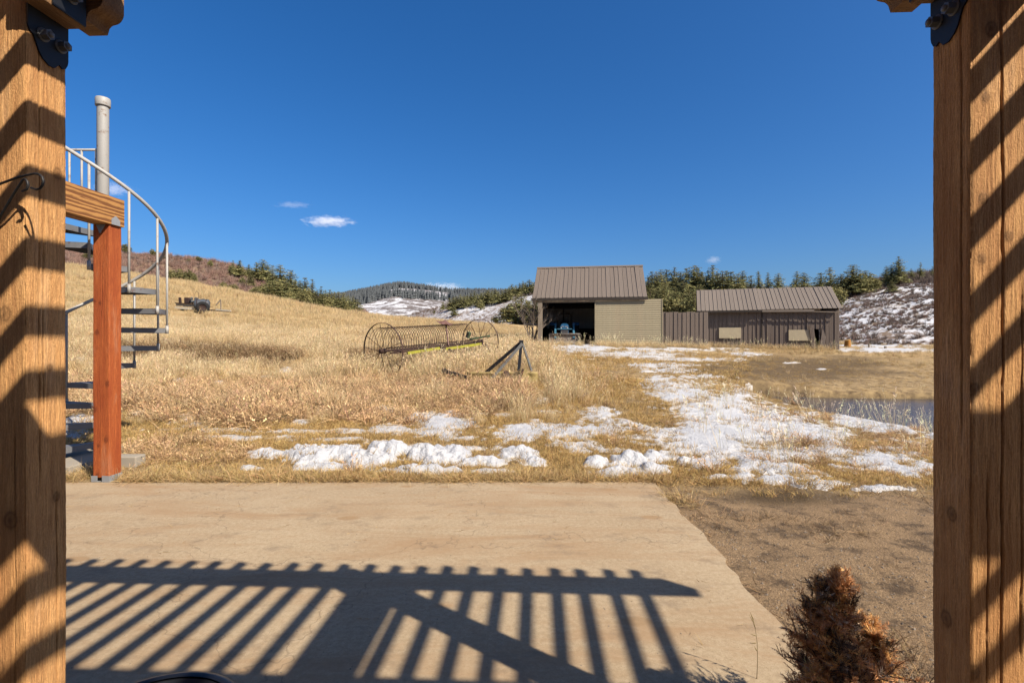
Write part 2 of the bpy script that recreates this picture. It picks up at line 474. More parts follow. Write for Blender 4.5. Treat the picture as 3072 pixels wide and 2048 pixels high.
# ------------------------------------------------------------------ ground sheet
def build_ground():
    rows = np.concatenate([np.linspace(-8, 1.5, 20)[:-1], np.linspace(1.5, 14.5, 270)[:-1],
                           14.5 * np.exp(np.linspace(0, math.log(3000 / 14.5), 230))])
    cols = np.concatenate([np.linspace(-2.6, -0.85, 60)[:-1], np.linspace(-0.85, 1.0, 400)[:-1], np.linspace(1.0, 2.6, 60)])
    Y, V = np.meshgrid(rows, cols, indexing='ij')
    X = V * (2.6 + np.maximum(Y, 0))
    Z = height(X, Y)
    me = np_mesh('ground', np.stack([X, Y, Z], -1).reshape(-1, 3), grid_faces(*X.shape), True)
    p = pond_in(X, Y)
    nz = fbm(X * 0.9, Y * 0.9, 21, 4)
    yard = smooth(5.55, 4.9, Y + 0.45 * nz) * smooth(0.9, 1.2, X)
    attr(me, 'yard', yard.ravel())
    attr(me, 'mud', (smooth(-0.02, 0.08, p) * np.ones_like(X)).ravel())
    px, py = to_px(X, Y, Z)
    damp = smooth(1.0, 0.3, np.hypot((px - 2380) / 400, (py - 1105) / 62) + 0.5 * nz) * (Y > 6) * 0.9
    damp = np.maximum(damp, smooth(1.0, 0.2, np.hypot((px - 2330) / 330, (py - 1490) / 42) + 0.6 * nz) * (Y > 4))
    attr(me, 'damp', damp.ravel())
    attr(me, 'field', (smooth(17, 28, Y + 3 * nz)).ravel())
    return tag(obj('ground', me, M_GROUND), kind='structure')
build_ground()

# ------------------------------------------------------------------ concrete slab and the stair's pad
def build_slab():
    rng = random.Random(3)
    right = []
    for k in range(160):
        y = -3 + (5.53 + 3) * k / 159
        x = 1.43 + 0.034 * (y - 2.5) + 0.03 * float(fbm(y * 1.3, 4.0, 5, 4)) + 0.03 * float(fbm(y * 7, 1.0, 7, 3))
        right.append((x, y))
    far = [(1.5 - (1.5 + 10) * k / 90, 5.50 + 0.02 * float(fbm(k * 0.35, 2.0, 9, 3))) for k in range(1, 91)]
    outline = right + far + [(-10, -3)]
    me = MB().prism(outline, -0.14, 0.0, 'xy')
    return tag(me.build('concrete_slab', M_CONC), kind='structure')
build_slab()

# ------------------------------------------------------------------ snow lying on the ground
SNOW = [  # px, py, half width, half height in the photograph, thickness (m), roughness of outline
    # flat patches in the near grass
    (575, 1262, 75, 24, .05, .6), (905, 1268, 40, 14, .04, .7), (640, 1288, 190, 5, .03, .8), (980, 1292, 330, 7, .03, .8),
    (760, 1312, 190, 7, .03, .9), (1000, 1318, 130, 5, .03, .8), (420, 1240, 60, 14, .04, .8), (250, 1258, 60, 22, .05, .7), (240, 1300, 70, 10, .04, .8),
    (1330, 1268, 115, 34, .06, .5), (1165, 1287, 75, 15, .05, .6), (1640, 1292, 185, 34, .06, .5), (1630, 1200, 66, 15, .05, .8),
    (1795, 1240, 64, 25, .05, .7), (1640, 1235, 55, 9, .04, .8), (1240, 1338, 90, 9, .04, .7), (1400, 1345, 80, 8, .04, .8),
    (1150, 1325, 60, 7, .03, .9), (1720, 1335, 120, 10, .04, 1.), (1850, 1350, 120, 9, .04, 1.), (1960, 1300, 110, 26, .05, 1.),
    (1840, 1290, 90, 16, .05, .9),
    (850, 1245, 40, 9, .03, 1.), (1150, 1230, 36, 16, .03, 1.), (600, 1165, 40, 7, .03, 1.), (460, 1200, 60, 8, .03, 1.), (780, 1205, 40, 9, .03, 1.),
    # the big sheet on the right with the trodden path
    (1985, 1150, 60, 22, .05, .8), (2060, 1180, 110, 38, .06, .55), (2150, 1230, 140, 62, .07, .4), (2260, 1290, 190, 74, .08, .35),
    (2130, 1320, 170, 66, .06, .65), (2390, 1300, 110, 70, .07, .45), (2330, 1375, 190, 52, .07, .55), (2130, 1385, 90, 26, .06, .8),
    (2480, 1345, 90, 60, .06, .7), (2640, 1375, 120, 44, .06, .8), (2560, 1258, 90, 20, .06, .6), (2690, 1282, 110, 22, .07, .6), (2860, 1310, 90, 20, .06, .6),
    (2170, 1430, 90, 9, .06, .6), (2330, 1440, 110, 12, .06, .6), (2470, 1452, 90, 12, .06, .6), (2640, 1464, 90, 9, .05, .7),
    (2300, 1405, 160, 18, .06, .8), (2760, 1400, 60, 22, .05, .9),
    # farther off: the drive past the sheds
    (1740, 1044, 150, 15, .06, .6), (1900, 1062, 160, 13, .05, .6), (2010, 1046, 170, 9, .05, .7), (1990, 1095, 110, 7, .05, .8),
    (2080, 1078, 120, 5, .05, .8), (2100, 1130, 60, 7, .05, .8), (2250, 1062, 50, 5, .05, .7), (2290, 1040, 40, 3, .04, .8), (2020, 1110, 80, 7, .05, .9),
    (2380, 1088, 26, 4, .04, .6), (2680, 1049, 170, 7, .06, .5), (2650, 1037, 190, 4, .06, .5), (2120, 1034, 90, 3, .05, .6), (2470, 1107, 20, 3, .04, .6),
    (1545, 1013, 60, 6, .05, .6), (1590, 985, 70, 16, .06, .4), (1560, 1062, 40, 5, .04, .7), (1430, 1098, 12, 5, .05, .6),
    (700, 1118, 30, 5, .05, .9), (800, 1130, 26, 6, .05, .9), (900, 1140, 24, 6, .05, .9), (1075, 1128, 26, 7, .05, .9), (540, 1142, 30, 6, .05, .9), (660, 1148, 22, 6, .05, .9), (1010, 1150, 20, 6, .05, .9), (470, 1180, 36, 7, .05, .9), (700, 1240, 30, 10, .05, .9), (860, 1222, 22, 12, .05, .9), (1165, 1240, 26, 12, .05, .9), (1540, 1280, 50, 9, .05, .9), (1500, 1245, 40, 7, .04, .9), (1380, 1315, 60, 6, .04, .9),
    # left field and under the stairs
    (650, 1086, 60, 6, .06, .8), (560, 1012, 40, 6, .06, .8), (500, 1018, 40, 5, .05, .8), (250, 957, 50, 5, .05, .8), (240, 1082, 50, 9, .06, .8),
    (850, 1112, 26, 9, .05, .8), (1035, 1110, 50, 14, .05, .9), (720, 1060, 30, 4, .04, .9), (1000, 1185, 30, 6, .03, .9), (770, 1092, 16, 5, .04, .8), (380, 1085, 30, 6, .04, .8),
]
PILES = [  # px, py, half width, half height, heap height (m)
    (800, 1362, 62, 17, .13), (925, 1370, 82, 28, .20), (1030, 1362, 70, 24, .19), (1110, 1378, 120, 26, .17), (1180, 1352, 80, 20, .21),
    (1290, 1372, 80, 30, .23), (1370, 1362, 50, 22, .18), (1430, 1385, 90, 16, .10), (1010, 1402, 110, 12, .09), (1250, 1412, 150, 13, .11), (750, 1403, 34, 9, .07),
    (1470, 1412, 70, 9, .05), (1560, 1362, 66, 21, .16), (1610, 1385, 46, 14, .11), (1790, 1388, 48, 20, .14), (1890, 1384, 76, 24, .18), (1960, 1372, 46, 16, .14),
    (1850, 1418, 96, 17, .12), (1960, 1412, 84, 20, .13), (2050, 1388, 28, 13, .12),
]
def snow_depth(X, Y, Z):
    """Snow thickness over the ground; negative where there is none."""
    px, py = to_px(X, Y, Z)
    n = fbm(X * 1.6, Y * 1.6, 41, 4, 0.6); n2 = fbm(X * 6.5, Y * 6.5, 47, 3, 0.6)
    sc = np.clip(Y / 9, 1, 4); nn = fbm(X * 2.2 / sc, Y * 1.6 / sc, 43, 4, 0.62)
    n3 = fbm(X * 13, Y * 9, 49, 2, 0.6)
    d = np.full_like(X, -0.08)
    for (x, y, a, b, th, r) in SNOW:
        m = 1.0 - np.hypot((px - x) / a, (py - y) / b)
        m = np.where(m > -1.2, m + (r + .25) * (0.95 * nn + 0.6 * n2 + 0.55 * n3) - 0.02, m)
        d = np.maximum(d, np.clip(m, -1, 0.6) * th * 0.85)
    for (x, y, a, b, hh) in PILES:
        m = 1.0 - np.hypot((px - x) / a, (py - y) / b)
        m = np.where(m > -1, m + 0.5 * n + 0.35 * n2 + 0.3 * n3 - .05, m)
        lump = 0.80 + 0.38 * fbm(X * 4.2, Y * 4.2, 53, 4, .6) + 0.10 * n2
        d = np.maximum(d, np.where(m > 0, np.clip(m, 0, 1) ** .7 * hh * .85 * lump, m * 0.1))
    return d

def build_snow(name, xs, rows, label):
    Y, V = np.meshgrid(rows, xs, indexing='ij')
    X = V * Y
    Z = height(X, Y); D = snow_depth(X, Y, Z)
    D = np.where(pond_in(X, Y) > -0.05, -0.1, D)
    top = Z + np.where(D > 0, D, np.maximum(D, -0.04))
    keep = (D > -0.012)
    f = grid_faces(*X.shape)
    f = f[keep.ravel()[f].any(1)]
    used = np.unique(f); ren = np.zeros(X.size, int); ren[used] = np.arange(len(used))
    vs = np.stack([X, Y, top], -1).reshape(-1, 3)[used]
    me = np_mesh(name, vs, ren[f], True)
    attr(me, 'edge', (0.55 * smooth(0.03, 0.0, D)).ravel()[used])
    return tag(obj(name, me, M_SNOW), label, 'snow', kind='stuff')
build_snow('snow_patches', np.linspace(-1.0, 0.95, 860), np.concatenate([np.linspace(5.0, 9, 200)[:-1], np.linspace(9, 14, 110)]),
           'patches and heaps of old white snow along the slab')
build_snow('snow_streaks', np.linspace(-1.0, 0.95, 460), np.concatenate([np.linspace(14, 40, 240)[:-1], np.linspace(40, 60, 50)]),
           'thin streaks of snow across the far drive and field')

# ------------------------------------------------------------------ pond water
def build_pond():
    t = NT('pond_water'); v = t.coord('Position')
    n = t.noise(t.coord('Position', (1, 2.0, 1)), 9, 4)
    t.bump(n, 0.32, 0.03)
    t.b.inputs['IOR'].default_value = 1.33
    t.b.inputs['Specular IOR Level'].default_value = 0.5
    m = t.done((0.016, 0.034, 0.075), 0.05)  # blue of the reflected sky is put into the base colour
    nx, ny = 40, 30
    Y, X = np.meshgrid(np.linspace(5.4, 15.3, ny), np.linspace(5.4, 19.8, nx), indexing='ij')
    me = np_mesh('pond_water', np.stack([X, Y, np.full_like(X, WATER_Z)], -1).reshape(-1, 3), grid_faces(ny, nx), True)
    tag(obj('pond_water', me, m), kind='structure')
build_pond()

# ------------------------------------------------------------------ hills
def hill(name, cols, mat, nu=260, nd=90, amp=0.9, back=0.6, seed=60):
    """cols: (px, foot distance, foot py, crest distance, crest py)"""
    c = np.array(cols, float)
    pxs = np.linspace(c[0, 0], c[-1, 0], nu)
    g = [np.interp(pxs, c[:, 0], c[:, k]) for k in range(1, 5)]
    g = [np.convolve(np.pad(q, 6, mode='edge'), np.hanning(15)[1:-1] / np.hanning(15).sum(), 'valid') for q in g]
    s = np.concatenate([np.linspace(-0.06, 1, nd), np.linspace(1.0, 2.2, nd // 3)[1:]])
    S, PX = np.meshgrid(s, pxs, indexing='ij')
    fd, fy, cd, cy = [np.broadcast_to(q, S.shape) for q in g]
    D = fd + (cd - fd) * S
    zf = CAM_H - (fy - 1024) * fd / F; zc = CAM_H - (cy - 1024) * cd / F
    sh = np.where(S <= 1, 0.35 * np.sin(np.clip(S, 0, 1) * math.pi / 2) + 0.65 * S, 1 - back * (S - 1) ** 1.3)
    X = (PX - 1536) / F * D
    Z = zf + (zc - zf) * sh
    sc = np.mean(cd) / 100
    Z = Z + amp * smooth(0.02, 0.2, S) * (fbm(X * 0.06 / sc, D * 0.06 / sc, seed, 4) + 0.4 * fbm(X * 0.35 / sc, D * 0.35 / sc, seed + 3, 3))
    me = np_mesh(name, np.stack([X, D, Z], -1).reshape(-1, 3), grid_faces(*S.shape), True)
    o = tag(obj(name, me, mat), kind='structure')
    def at(px, s_):
        i = np.clip(np.searchsorted(pxs, px), 1, nu - 1); j = int(np.clip(np.searchsorted(s, s_), 1, len(s) - 1))
        return np.array([X[j, i], D[j, i], Z[j, i]])
    def many(px, s_):
        i = np.clip(np.searchsorted(pxs, px), 1, nu - 1); j = np.clip(np.searchsorted(s, s_), 1, len(s) - 1)
        fi = np.clip((px - pxs[i - 1]) / (pxs[i] - pxs[i - 1]), 0, 1)[:, None]; fj = np.clip((s_ - s[j - 1]) / (s[j] - s[j - 1]), 0, 1)[:, None]
        P = np.stack([X, D, Z], -1)
        return (P[j - 1, i - 1] * (1 - fi) + P[j - 1, i] * fi) * (1 - fj) + (P[j, i - 1] * (1 - fi) + P[j, i] * fi) * fj
    return o, at, many

M_HILL_L = mat_hill('brush_hill_soil', (0.10, 0.055, 0.04), (0.24, 0.145, 0.105), 0.72, 0.80, 0.9)
M_HILL_R = mat_hill('snowy_hill_soil', (0.14, 0.09, 0.068), (0.32, 0.225, 0.165), 0.455, 0.56, 0.62)
M_MOUNT = mat_hill('far_mountain', (0.075, 0.065, 0.065), (0.22, 0.18, 0.16), 0.50, 0.60, 0.055, (0.24, 0.20, 0.18))

hill_l, at_l, many_l = hill('brush_hillside', [
    (-1400, 86, 775, 165, 700), (-400, 86, 775, 160, 725), (204, 85, 800, 150, 752), (370, 85, 825, 150, 764), (506, 85, 848, 150, 768), (583, 85, 862, 148, 780),
    (689, 85, 885, 145, 795), (760, 85, 900, 142, 825), (830, 85, 910, 140, 855), (920, 86, 928, 138, 890), (1000, 86, 942, 135, 915), (1080, 88, 952, 125, 938), (1130, 92, 962, 120, 955)],
    M_HILL_L, amp=0.8, seed=70)
hill_r, at_r, many_r = hill('snowy_hillside', [
    (1180, 300, 968, 320, 962), (1230, 240, 966, 280, 945), (1350, 190, 970, 260, 915), (1500, 165, 976, 240, 893), (1620, 135, 985, 220, 872), (1900, 90, 1003, 170, 872),
    (2200, 70, 1018, 150, 864), (2400, 58, 1028, 120, 872), (2500, 50, 1034, 105, 868), (2650, 46, 1036, 95, 842), (2800, 44, 1037, 90, 826), (3200, 42, 1038, 85, 800), (4200, 40, 1038, 80, 790)],
    M_HILL_R, amp=0.7, seed=80)
mount, at_m, many_m = hill('far_mountain', [
    (300, 520, 985, 1500, 930), (700, 520, 985, 1500, 918), (1000, 520, 982, 1400, 902), (1060, 520, 980, 1350, 890), (1110, 520, 980, 1300, 884), (1160, 520, 980, 1300, 872),
    (1200, 520, 980, 1300, 864), (1240, 520, 980, 1300, 868), (1300, 520, 980, 1350, 877), (1360, 520, 980, 1400, 881), (1450, 520, 980, 1500, 884), (1600, 520, 980, 1600, 888), (2200, 520, 980, 1700, 895), (3400, 520, 990, 1900, 905)],
    M_MOUNT, amp=7.0, seed=90, nu=320, nd=110)

# ================================================================== STRUCTURES NEAR THE CAMERA
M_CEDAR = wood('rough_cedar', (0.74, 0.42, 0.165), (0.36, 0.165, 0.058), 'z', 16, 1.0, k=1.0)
M_CEDAR_X = wood('rough_cedar_across', (0.56, 0.33, 0.155), (0.28, 0.14, 0.06), 'x', 10)
M_CEDAR_Y = wood('rough_cedar_along', (0.56, 0.33, 0.155), (0.28, 0.14, 0.06), 'y', 10)
M_BLACK = metal_paint('black_powder_coat', (0.012, 0.013, 0.017), 0.5)
M_ZINC = metal_paint('galvanised_steel', (0.36, 0.37, 0.38), 0.45)
M_BOLT = metal_paint('dull_bolt_steel', (0.20, 0.20, 0.205), 0.4)
M_IRON = metal_paint('black_wrought_iron', (0.02, 0.018, 0.017), 0.5)

def timber_mesh(name, w, d, h, seed, cracks=(), knots=(), per=66, step=0.006):
    """A rough-sawn post standing on z = 0 with relief: sawn fur, checks (cracks) and worn arrises.
    cracks: (side, across 0..1, z0, z1, depth); knots: (side, across, z, radius)"""
    n = 4 * per; m = int(h / step)
    t = np.arange(n) / per
    side = t.astype(int); a = t - side
    zz = np.linspace(0, h, m + 1)
    Z, T = np.meshgrid(zz, t, indexing='ij')
    S = np.broadcast_to(side, Z.shape); A = np.broadcast_to(a, Z.shape)
    L = np.where(S % 2 == 0, w, d)
    off = 0.0012 * fbm(T * per * 0.55, Z * 3.0, seed, 3) + 0.0010 * fbm(T * per * 1.1, Z * 45, seed + 5, 2)
    e = np.minimum(A, 1 - A) * L
    off = off - (0.0045 + 0.004 * fbm(Z * 2.5, np.round(T) * 7.3, seed + 9, 3)) * np.clip(1 - e / 0.009, 0, 1)
    off = off - 0.010 * np.clip(fbm(Z * 6, np.round(T) * 3.1 + 50, seed + 11, 3) - 0.45, 0, 1) * np.clip(1 - e / 0.02, 0, 1)
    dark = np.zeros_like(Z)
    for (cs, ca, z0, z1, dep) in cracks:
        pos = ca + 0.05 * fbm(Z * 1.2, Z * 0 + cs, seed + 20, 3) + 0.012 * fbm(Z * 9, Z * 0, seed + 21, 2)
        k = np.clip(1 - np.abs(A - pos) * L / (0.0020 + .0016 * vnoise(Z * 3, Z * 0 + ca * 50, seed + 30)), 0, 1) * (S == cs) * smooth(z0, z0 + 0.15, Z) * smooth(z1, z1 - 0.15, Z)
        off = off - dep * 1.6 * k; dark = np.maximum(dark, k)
    knot = 0.8 * dark  # shade inside the cracks is painted dark; the knots below are own colour
    for (ks, ka, kz, kr) in knots:
        q = np.hypot((A - ka) * L, (Z - kz) * 0.8) / kr * (S == ks) + 9 * (S != ks)
        knot = np.maximum(knot, 0.5 * np.exp(-((q - 1) / 0.22) ** 2) + 0.55 * np.exp(-(q / 0.7) ** 2) + 0.25 * np.exp(-(q / 1.9) ** 2))
        off = off + 0.0015 * np.exp(-(q / 0.9) ** 2)
    hw, hd = w / 2, d / 2
    bx = np.select([S == 0, S == 1, S == 2, S == 3], [-hw + A * w, hw, hw - A * w, -hw])
    by = np.select([S == 0, S == 1, S == 2, S == 3], [-hd, -hd + A * d, hd, hd - A * d])
    nx = np.select([S == 1, S == 3], [1.0, -1.0], 0.0); ny = np.select([S == 0, S == 2], [-1.0, 1.0], 0.0)
    corner = (A < 1e-6)
    X = bx + off * np.where(corner, np.sign(bx) * 0.7, nx); Yy = by + off * np.where(corner, np.sign(by) * 0.7, ny)
    i = np.arange((m + 1) * n).reshape(m + 1, n); j = np.roll(i, -1, axis=1)
    f = np.stack([i[:-1], j[:-1], j[1:], i[1:]], -1).reshape(-1, 4)
    me = np_mesh(name, np.stack([X, Yy, Z], -1).reshape(-1, 3), f, True)
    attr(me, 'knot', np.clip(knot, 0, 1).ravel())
    return me

def hexbolt(mb, M, r=0.0155, l=0.024):
    mb.lathe([(0, -0.002), (r * 1.28, -0.002), (r * 1.28, 0.003), (r * 0.9, 0.003)], 16, M)
    p = [(r * math.cos(math.pi / 3 * k), r * math.sin(math.pi / 3 * k)) for k in range(6)]
    mb.prism(p, 0.003, l, 'xy', M)
    mb.lathe([(0, l + 0.006), (r * 0.55, l + 0.005), (r * 0.55, l)], 10, M)

# ------------------------------------------------------------------ unseen house wall, added behind the camera to hold back sky light
M_STUCCO = plain('unseen_wall_siding', (0.46, 0.37, 0.28), .9, var=.15, scale=3)
hw = MB()
hw.box((-14, -2.35, -.1), (9, -2.15, 3.0))
hw.prism([(-2.0, 2.95), (-2.0, 3.10), (-6.5, 5.0), (-6.5, 4.85)], -14.4, 9.4, 'yz')
hw.box((-14, -6.5, -.1), (-13.8, -2.35, 3.0)).box((8.8, -6.5, -.1), (9, -2.35, 3.0))
tag(hw.build('unseen_house_wall', M_STUCCO), kind='structure')

# ------------------------------------------------------------------ pergola over the camera
PA = math.radians(2.7)
pergola = thing('pergola', 'rough cedar pergola whose two posts frame the view', 'pergola', (0, 0, 0), -PA)
PW, PY = 0.132, 1.421
PXL, PXR = -1.483, 1.156                       # inner faces of the two posts
BZ, BT = 2.60, 2.82                          # lateral beams
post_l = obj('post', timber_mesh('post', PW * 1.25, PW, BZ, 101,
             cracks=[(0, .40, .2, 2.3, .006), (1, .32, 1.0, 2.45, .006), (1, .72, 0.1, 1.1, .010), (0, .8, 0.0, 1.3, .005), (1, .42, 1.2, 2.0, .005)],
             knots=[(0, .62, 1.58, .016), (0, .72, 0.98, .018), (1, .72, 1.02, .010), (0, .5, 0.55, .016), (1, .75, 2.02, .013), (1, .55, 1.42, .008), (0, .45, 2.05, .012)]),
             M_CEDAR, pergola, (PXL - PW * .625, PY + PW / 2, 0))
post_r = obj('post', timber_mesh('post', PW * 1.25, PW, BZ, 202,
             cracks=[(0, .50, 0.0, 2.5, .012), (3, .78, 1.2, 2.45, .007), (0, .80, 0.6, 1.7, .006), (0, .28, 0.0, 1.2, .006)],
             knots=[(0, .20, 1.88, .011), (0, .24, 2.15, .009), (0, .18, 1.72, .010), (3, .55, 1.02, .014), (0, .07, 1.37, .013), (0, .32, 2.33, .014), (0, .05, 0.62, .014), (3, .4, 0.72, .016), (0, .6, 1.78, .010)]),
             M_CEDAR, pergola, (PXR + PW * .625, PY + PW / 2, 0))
MB().box((-3.9, 1.398, BZ), (3.259, 1.498, BT), bev=0.006).build('beam', M_CEDAR_X, pergola)
MB().box((-3.9, 0.345, BZ), (3.259, 0.470, BT), bev=0.006).build('beam', M_CEDAR_X, pergola)
MB().box((-3.9, -1.30, BZ), (3.259, -1.215, BT), bev=0.006).build('beam', M_CEDAR_X, pergola)
for x in (PXL - .165 - .03, PXR + .165 - .045):
    MB().box((x, -1.75, 2.47), (x + .085, PY + .11, 2.672), bev=.005).build('rafter', M_CEDAR_Y, pergola)
slat_me = MB().box((-0.0225, -1.75, 0), (0.0225, 1.575, 0.05), bev=0.004).mesh('slat')
slat_me.materials.append(M_CEDAR_Y)
_r = random.Random(5)
for k in range(39):
    obj('slat', slat_me, None, pergola, (3.161 - 0.0225 - 0.175 * k + _r.uniform(-.006, .006), _r.uniform(-.008, .008), BT), (0, 0, _r.uniform(-.002, .002)))
OGEE = [(0, 0), (.080, 0), (.084, .012), (.088, .026), (.096, .035), (.104, .040), (.116, .042), (.128, .046), (.138, .054), (.146, .066), (.150, .080), (.150, .2), (0, .2)]
PLATE = [(0, .30), (0, .048), (.006, .034), (.018, .026), (.024, .012), (.034, -.012), (.046, -.028), (.066, -.040), (.084, -.038), (.094, -.026), (.100, -.020), (.110, -.028), (.120, -.022), (.127, -.008), (.1295, .004), (.1295, .30)]
for sgn, xf in ((1, PXL), (-1, PXR)):
    Mx = Matrix.Translation((xf, 0, 0)) @ Matrix.Diagonal((sgn, 1, 1, 1))
    MB().prism(OGEE, PY + PW - 0.004, PY + PW + 0.078, 'xz', Mx @ Matrix.Translation((0.0015, 0, 2.512)) @ Matrix.Diagonal((0.80, 1, 0.8, 1))).build('corbel', M_CEDAR_X, pergola)
    MB().box((0.006, PY - 0.05, 2.482), (0.068, PY + PW - 0.006, 2.70), Mx, bev=0.003).build('side_timber', M_CEDAR_Y, pergola)
    pl = MB().prism([(PY + 0.001 + a, 2.377 + b) for a, b in PLATE], 0.001, 0.0055, 'yz', Mx).build('bracket', M_BLACK, pergola)
    MB().box((0.0685, PY + 0.010, 2.484), (0.0735, PY + PW - 0.012, 2.72), Mx).build('bracket', M_BLACK, pergola)
    for (yy, zz) in ((0.047, 2.419), (0.104, 2.416)):
        b = MB(); hexbolt(b, Mx @ Matrix.Translation((0.0055, PY + yy, zz)) @ Matrix.Rotation(math.pi / 2, 4, 'Y'))
        o = b.build('bolt', M_BOLT, pl)
    b = MB(); hexbolt(b, Mx @ Matrix.Translation((0.0735, PY + 0.07, 2.545)) @ Matrix.Rotation(math.pi / 2, 4, 'Y')); b.build('bolt', M_BOLT, pl)

# plant hook on the left post
hook = thing('plant_hook', 'thin black iron plant hanger hook fixed to the left cedar post', 'hook', (PXL * math.cos(PA) + PY * math.sin(PA), -PXL * math.sin(PA) + PY * math.cos(PA), 0), -PA)
def hk(x, y, z): return (-.10 + (x + .126) * 1.453, y, 1.965 + (z - 1.885) * 1.2)
arm = [hk(-.126, -.006, 1.87), hk(-.10, -.020, 1.873), hk(-.05, -.040, 1.882), hk(-.02, -.050, 1.886), hk(.002, -.056, 1.888), hk(.012, -.058, 1.885), hk(.019, -.060, 1.878), hk(.022, -.061, 1.868), hk(.020, -.061, 1.858), hk(.014, -.060, 1.851), hk(.006, -.058, 1.850), hk(-.006, -.056, 1.855)]
MB().tube(arm, 0.0033, 8).build('arm', M_IRON, hook)
strut = [hk(-.126, -.006, 1.755), hk(-.10, -.018, 1.79), hk(-.06, -.036, 1.838), hk(-.030, -.046, 1.876), hk(-.024, -.048, 1.878), hk(-.019, -.049, 1.872), hk(-.017, -.049, 1.862), hk(-.021, -.048, 1.853), hk(-.031, -.046, 1.849)]
MB().tube(strut, 0.0033, 8).build('strut', M_IRON, hook)
MB().box((-.106, -.008, 1.78), (-.095, -.0015, 1.99), bev=.002).build('back_bar', M_IRON, hook)

# ------------------------------------------------------------------ deck: red post and beam
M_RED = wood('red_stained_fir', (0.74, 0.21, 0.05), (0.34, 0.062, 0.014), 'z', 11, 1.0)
def mat_deck_beam():
    t = NT('amber_fir_beam')
    v = t.coord('Object', (1, 0.10, 1))
    w = t.n('TexWave', {'Vector': v, 'Scale': 7.0, 'Distortion': 11.0, 'Detail': 6.0, 'Detail Scale': 1.1, 'Detail Roughness': 0.65}, bands_direction='Z').outputs['Fac']
    n = t.noise(v, 40, 4)
    c = t.mix(t.ramp(w, [(0.25, 0.0), (0.8, 1.0)]), (0.22, 0.085, 0.026), (0.60, 0.30, 0.090))
    c = t.mix(t.math('MULTIPLY', n, 0.4), c, (0.2, 0.08, 0.03))
    t.bump(w, 0.5, 0.006)
    return t.done(c, 0.75)
M_DBEAM = mat_deck_beam()
deck = thing('deck_frame', 'upper deck frame of a red post carrying an amber timber beam', 'deck', (-4.385, 5.55, 0), -math.radians(3))
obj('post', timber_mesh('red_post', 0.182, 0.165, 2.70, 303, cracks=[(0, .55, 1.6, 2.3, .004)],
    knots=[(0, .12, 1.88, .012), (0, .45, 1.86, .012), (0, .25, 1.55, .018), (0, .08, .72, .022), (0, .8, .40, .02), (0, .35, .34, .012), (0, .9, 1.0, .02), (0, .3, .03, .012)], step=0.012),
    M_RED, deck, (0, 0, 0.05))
MB().box((-0.096, -5.2, 2.752), (0.110, 0.10, 3.05), bev=0.006).build('beam', M_DBEAM, deck)
for (x0, x1) in ((-.102, -.035), (.018, .1005)):
    MB().box((x0, -.0915, .0), (x1, -.087, .068)).build('base_bracket', M_ZINC, deck)
MB().box((.0975, -.086, .0), (.1015, .08, .068)).build('base_bracket', M_ZINC, deck)
MB().box((-.099, -.087, .0), (.0970, .086, .006)).build('base_plate', M_ZINC, deck)
MB().prism([(-.075, 2.752), (-.075, 2.81), (-.02, 2.85), (.035, 2.81), (.035, 2.752)], .1105, .1145, 'yz').build('cap_bracket', M_ZINC, deck)
MB().prism([(-.05, 2.747), (.055, 2.747), (.0, 2.655), (-.01, 2.655)], -.0915, -.087, 'xz').build('cap_bracket', M_ZINC, deck)

# ------------------------------------------------------------------ spiral staircase
M_STEEL = metal_paint('pale_grey_painted_steel', (0.50, 0.475, 0.43), 0.5, 0.12, (0.22, 0.13, 0.08))
M_TREAD = metal_paint('dark_grey_stair_tread', (0.20, 0.20, 0.205), 0.55, 0.1)
SX, SY, SR = -5.13, 6.42, 0.655
RISE = 0.237
stair = thing('spiral_staircase', 'pale grey steel spiral staircase winding up behind the red post', 'staircase', (SX, SY, 0), 0)
MB().lathe([(0.001, 0.1), (.064, 0.1), (.064, 4.42), (.064, 4.44)], 24).build('centre_pole', M_STEEL, stair)
MB().lathe([(.066, 4.44), (.078, 4.44), (.081, 4.45), (.081, 4.53), (.074, 4.545), (.001, 4.55)], 24).build('pole_cap', M_STEEL, stair)
def st_ang(k): return math.radians(18 - 32 * k)
def tread(k):
    c = st_ang(k); z = 1.915 + RISE * k
    a0, a1 = c - math.radians(16.5), c + math.radians(16.5)
    pts = [(.07 * math.cos(a0), .07 * math.sin(a0))] + [(SR * math.cos(a0 + (a1 - a0) * i / 6), SR * math.sin(a0 + (a1 - a0) * i / 6)) for i in range(7)] + [(.07 * math.cos(a1), .07 * math.sin(a1))]
    mb = MB().prism(pts, z - .006, z, 'xy')
    for a in (a0, a1):
        s = 0.006 if a == a0 else -0.006
        mb.bar((.07 * math.cos(a + s), .07 * math.sin(a + s), z - .036), ((SR - .006) * math.cos(a + s), (SR - .006) * math.sin(a + s), z - .036), .005, .060)
    for i in range(6):
        q0, q1 = a0 + (a1 - a0) * i / 6, a0 + (a1 - a0) * (i + 1) / 6
        mb.bar(((SR - .003) * math.cos(q0), (SR - .003) * math.sin(q0), z - .036), ((SR - .003) * math.cos(q1), (SR - .003) * math.sin(q1), z - .036), .005, .060)
    mb.build('tread', M_TREAD, stair)
for k in range(-7, 5): tread(k)
RH = 1.03
rail = []
for i in range(0, 90):
    kk = -7.0 + i / 6.0
    if kk > 5.6: break
    a = st_ang(kk); rail.append(((SR + .012) * math.cos(a), (SR + .012) * math.sin(a), 1.915 + RISE * kk + RH))
MB().tube(rail, 0.022, 10).build('handrail', M_STEEL, stair)
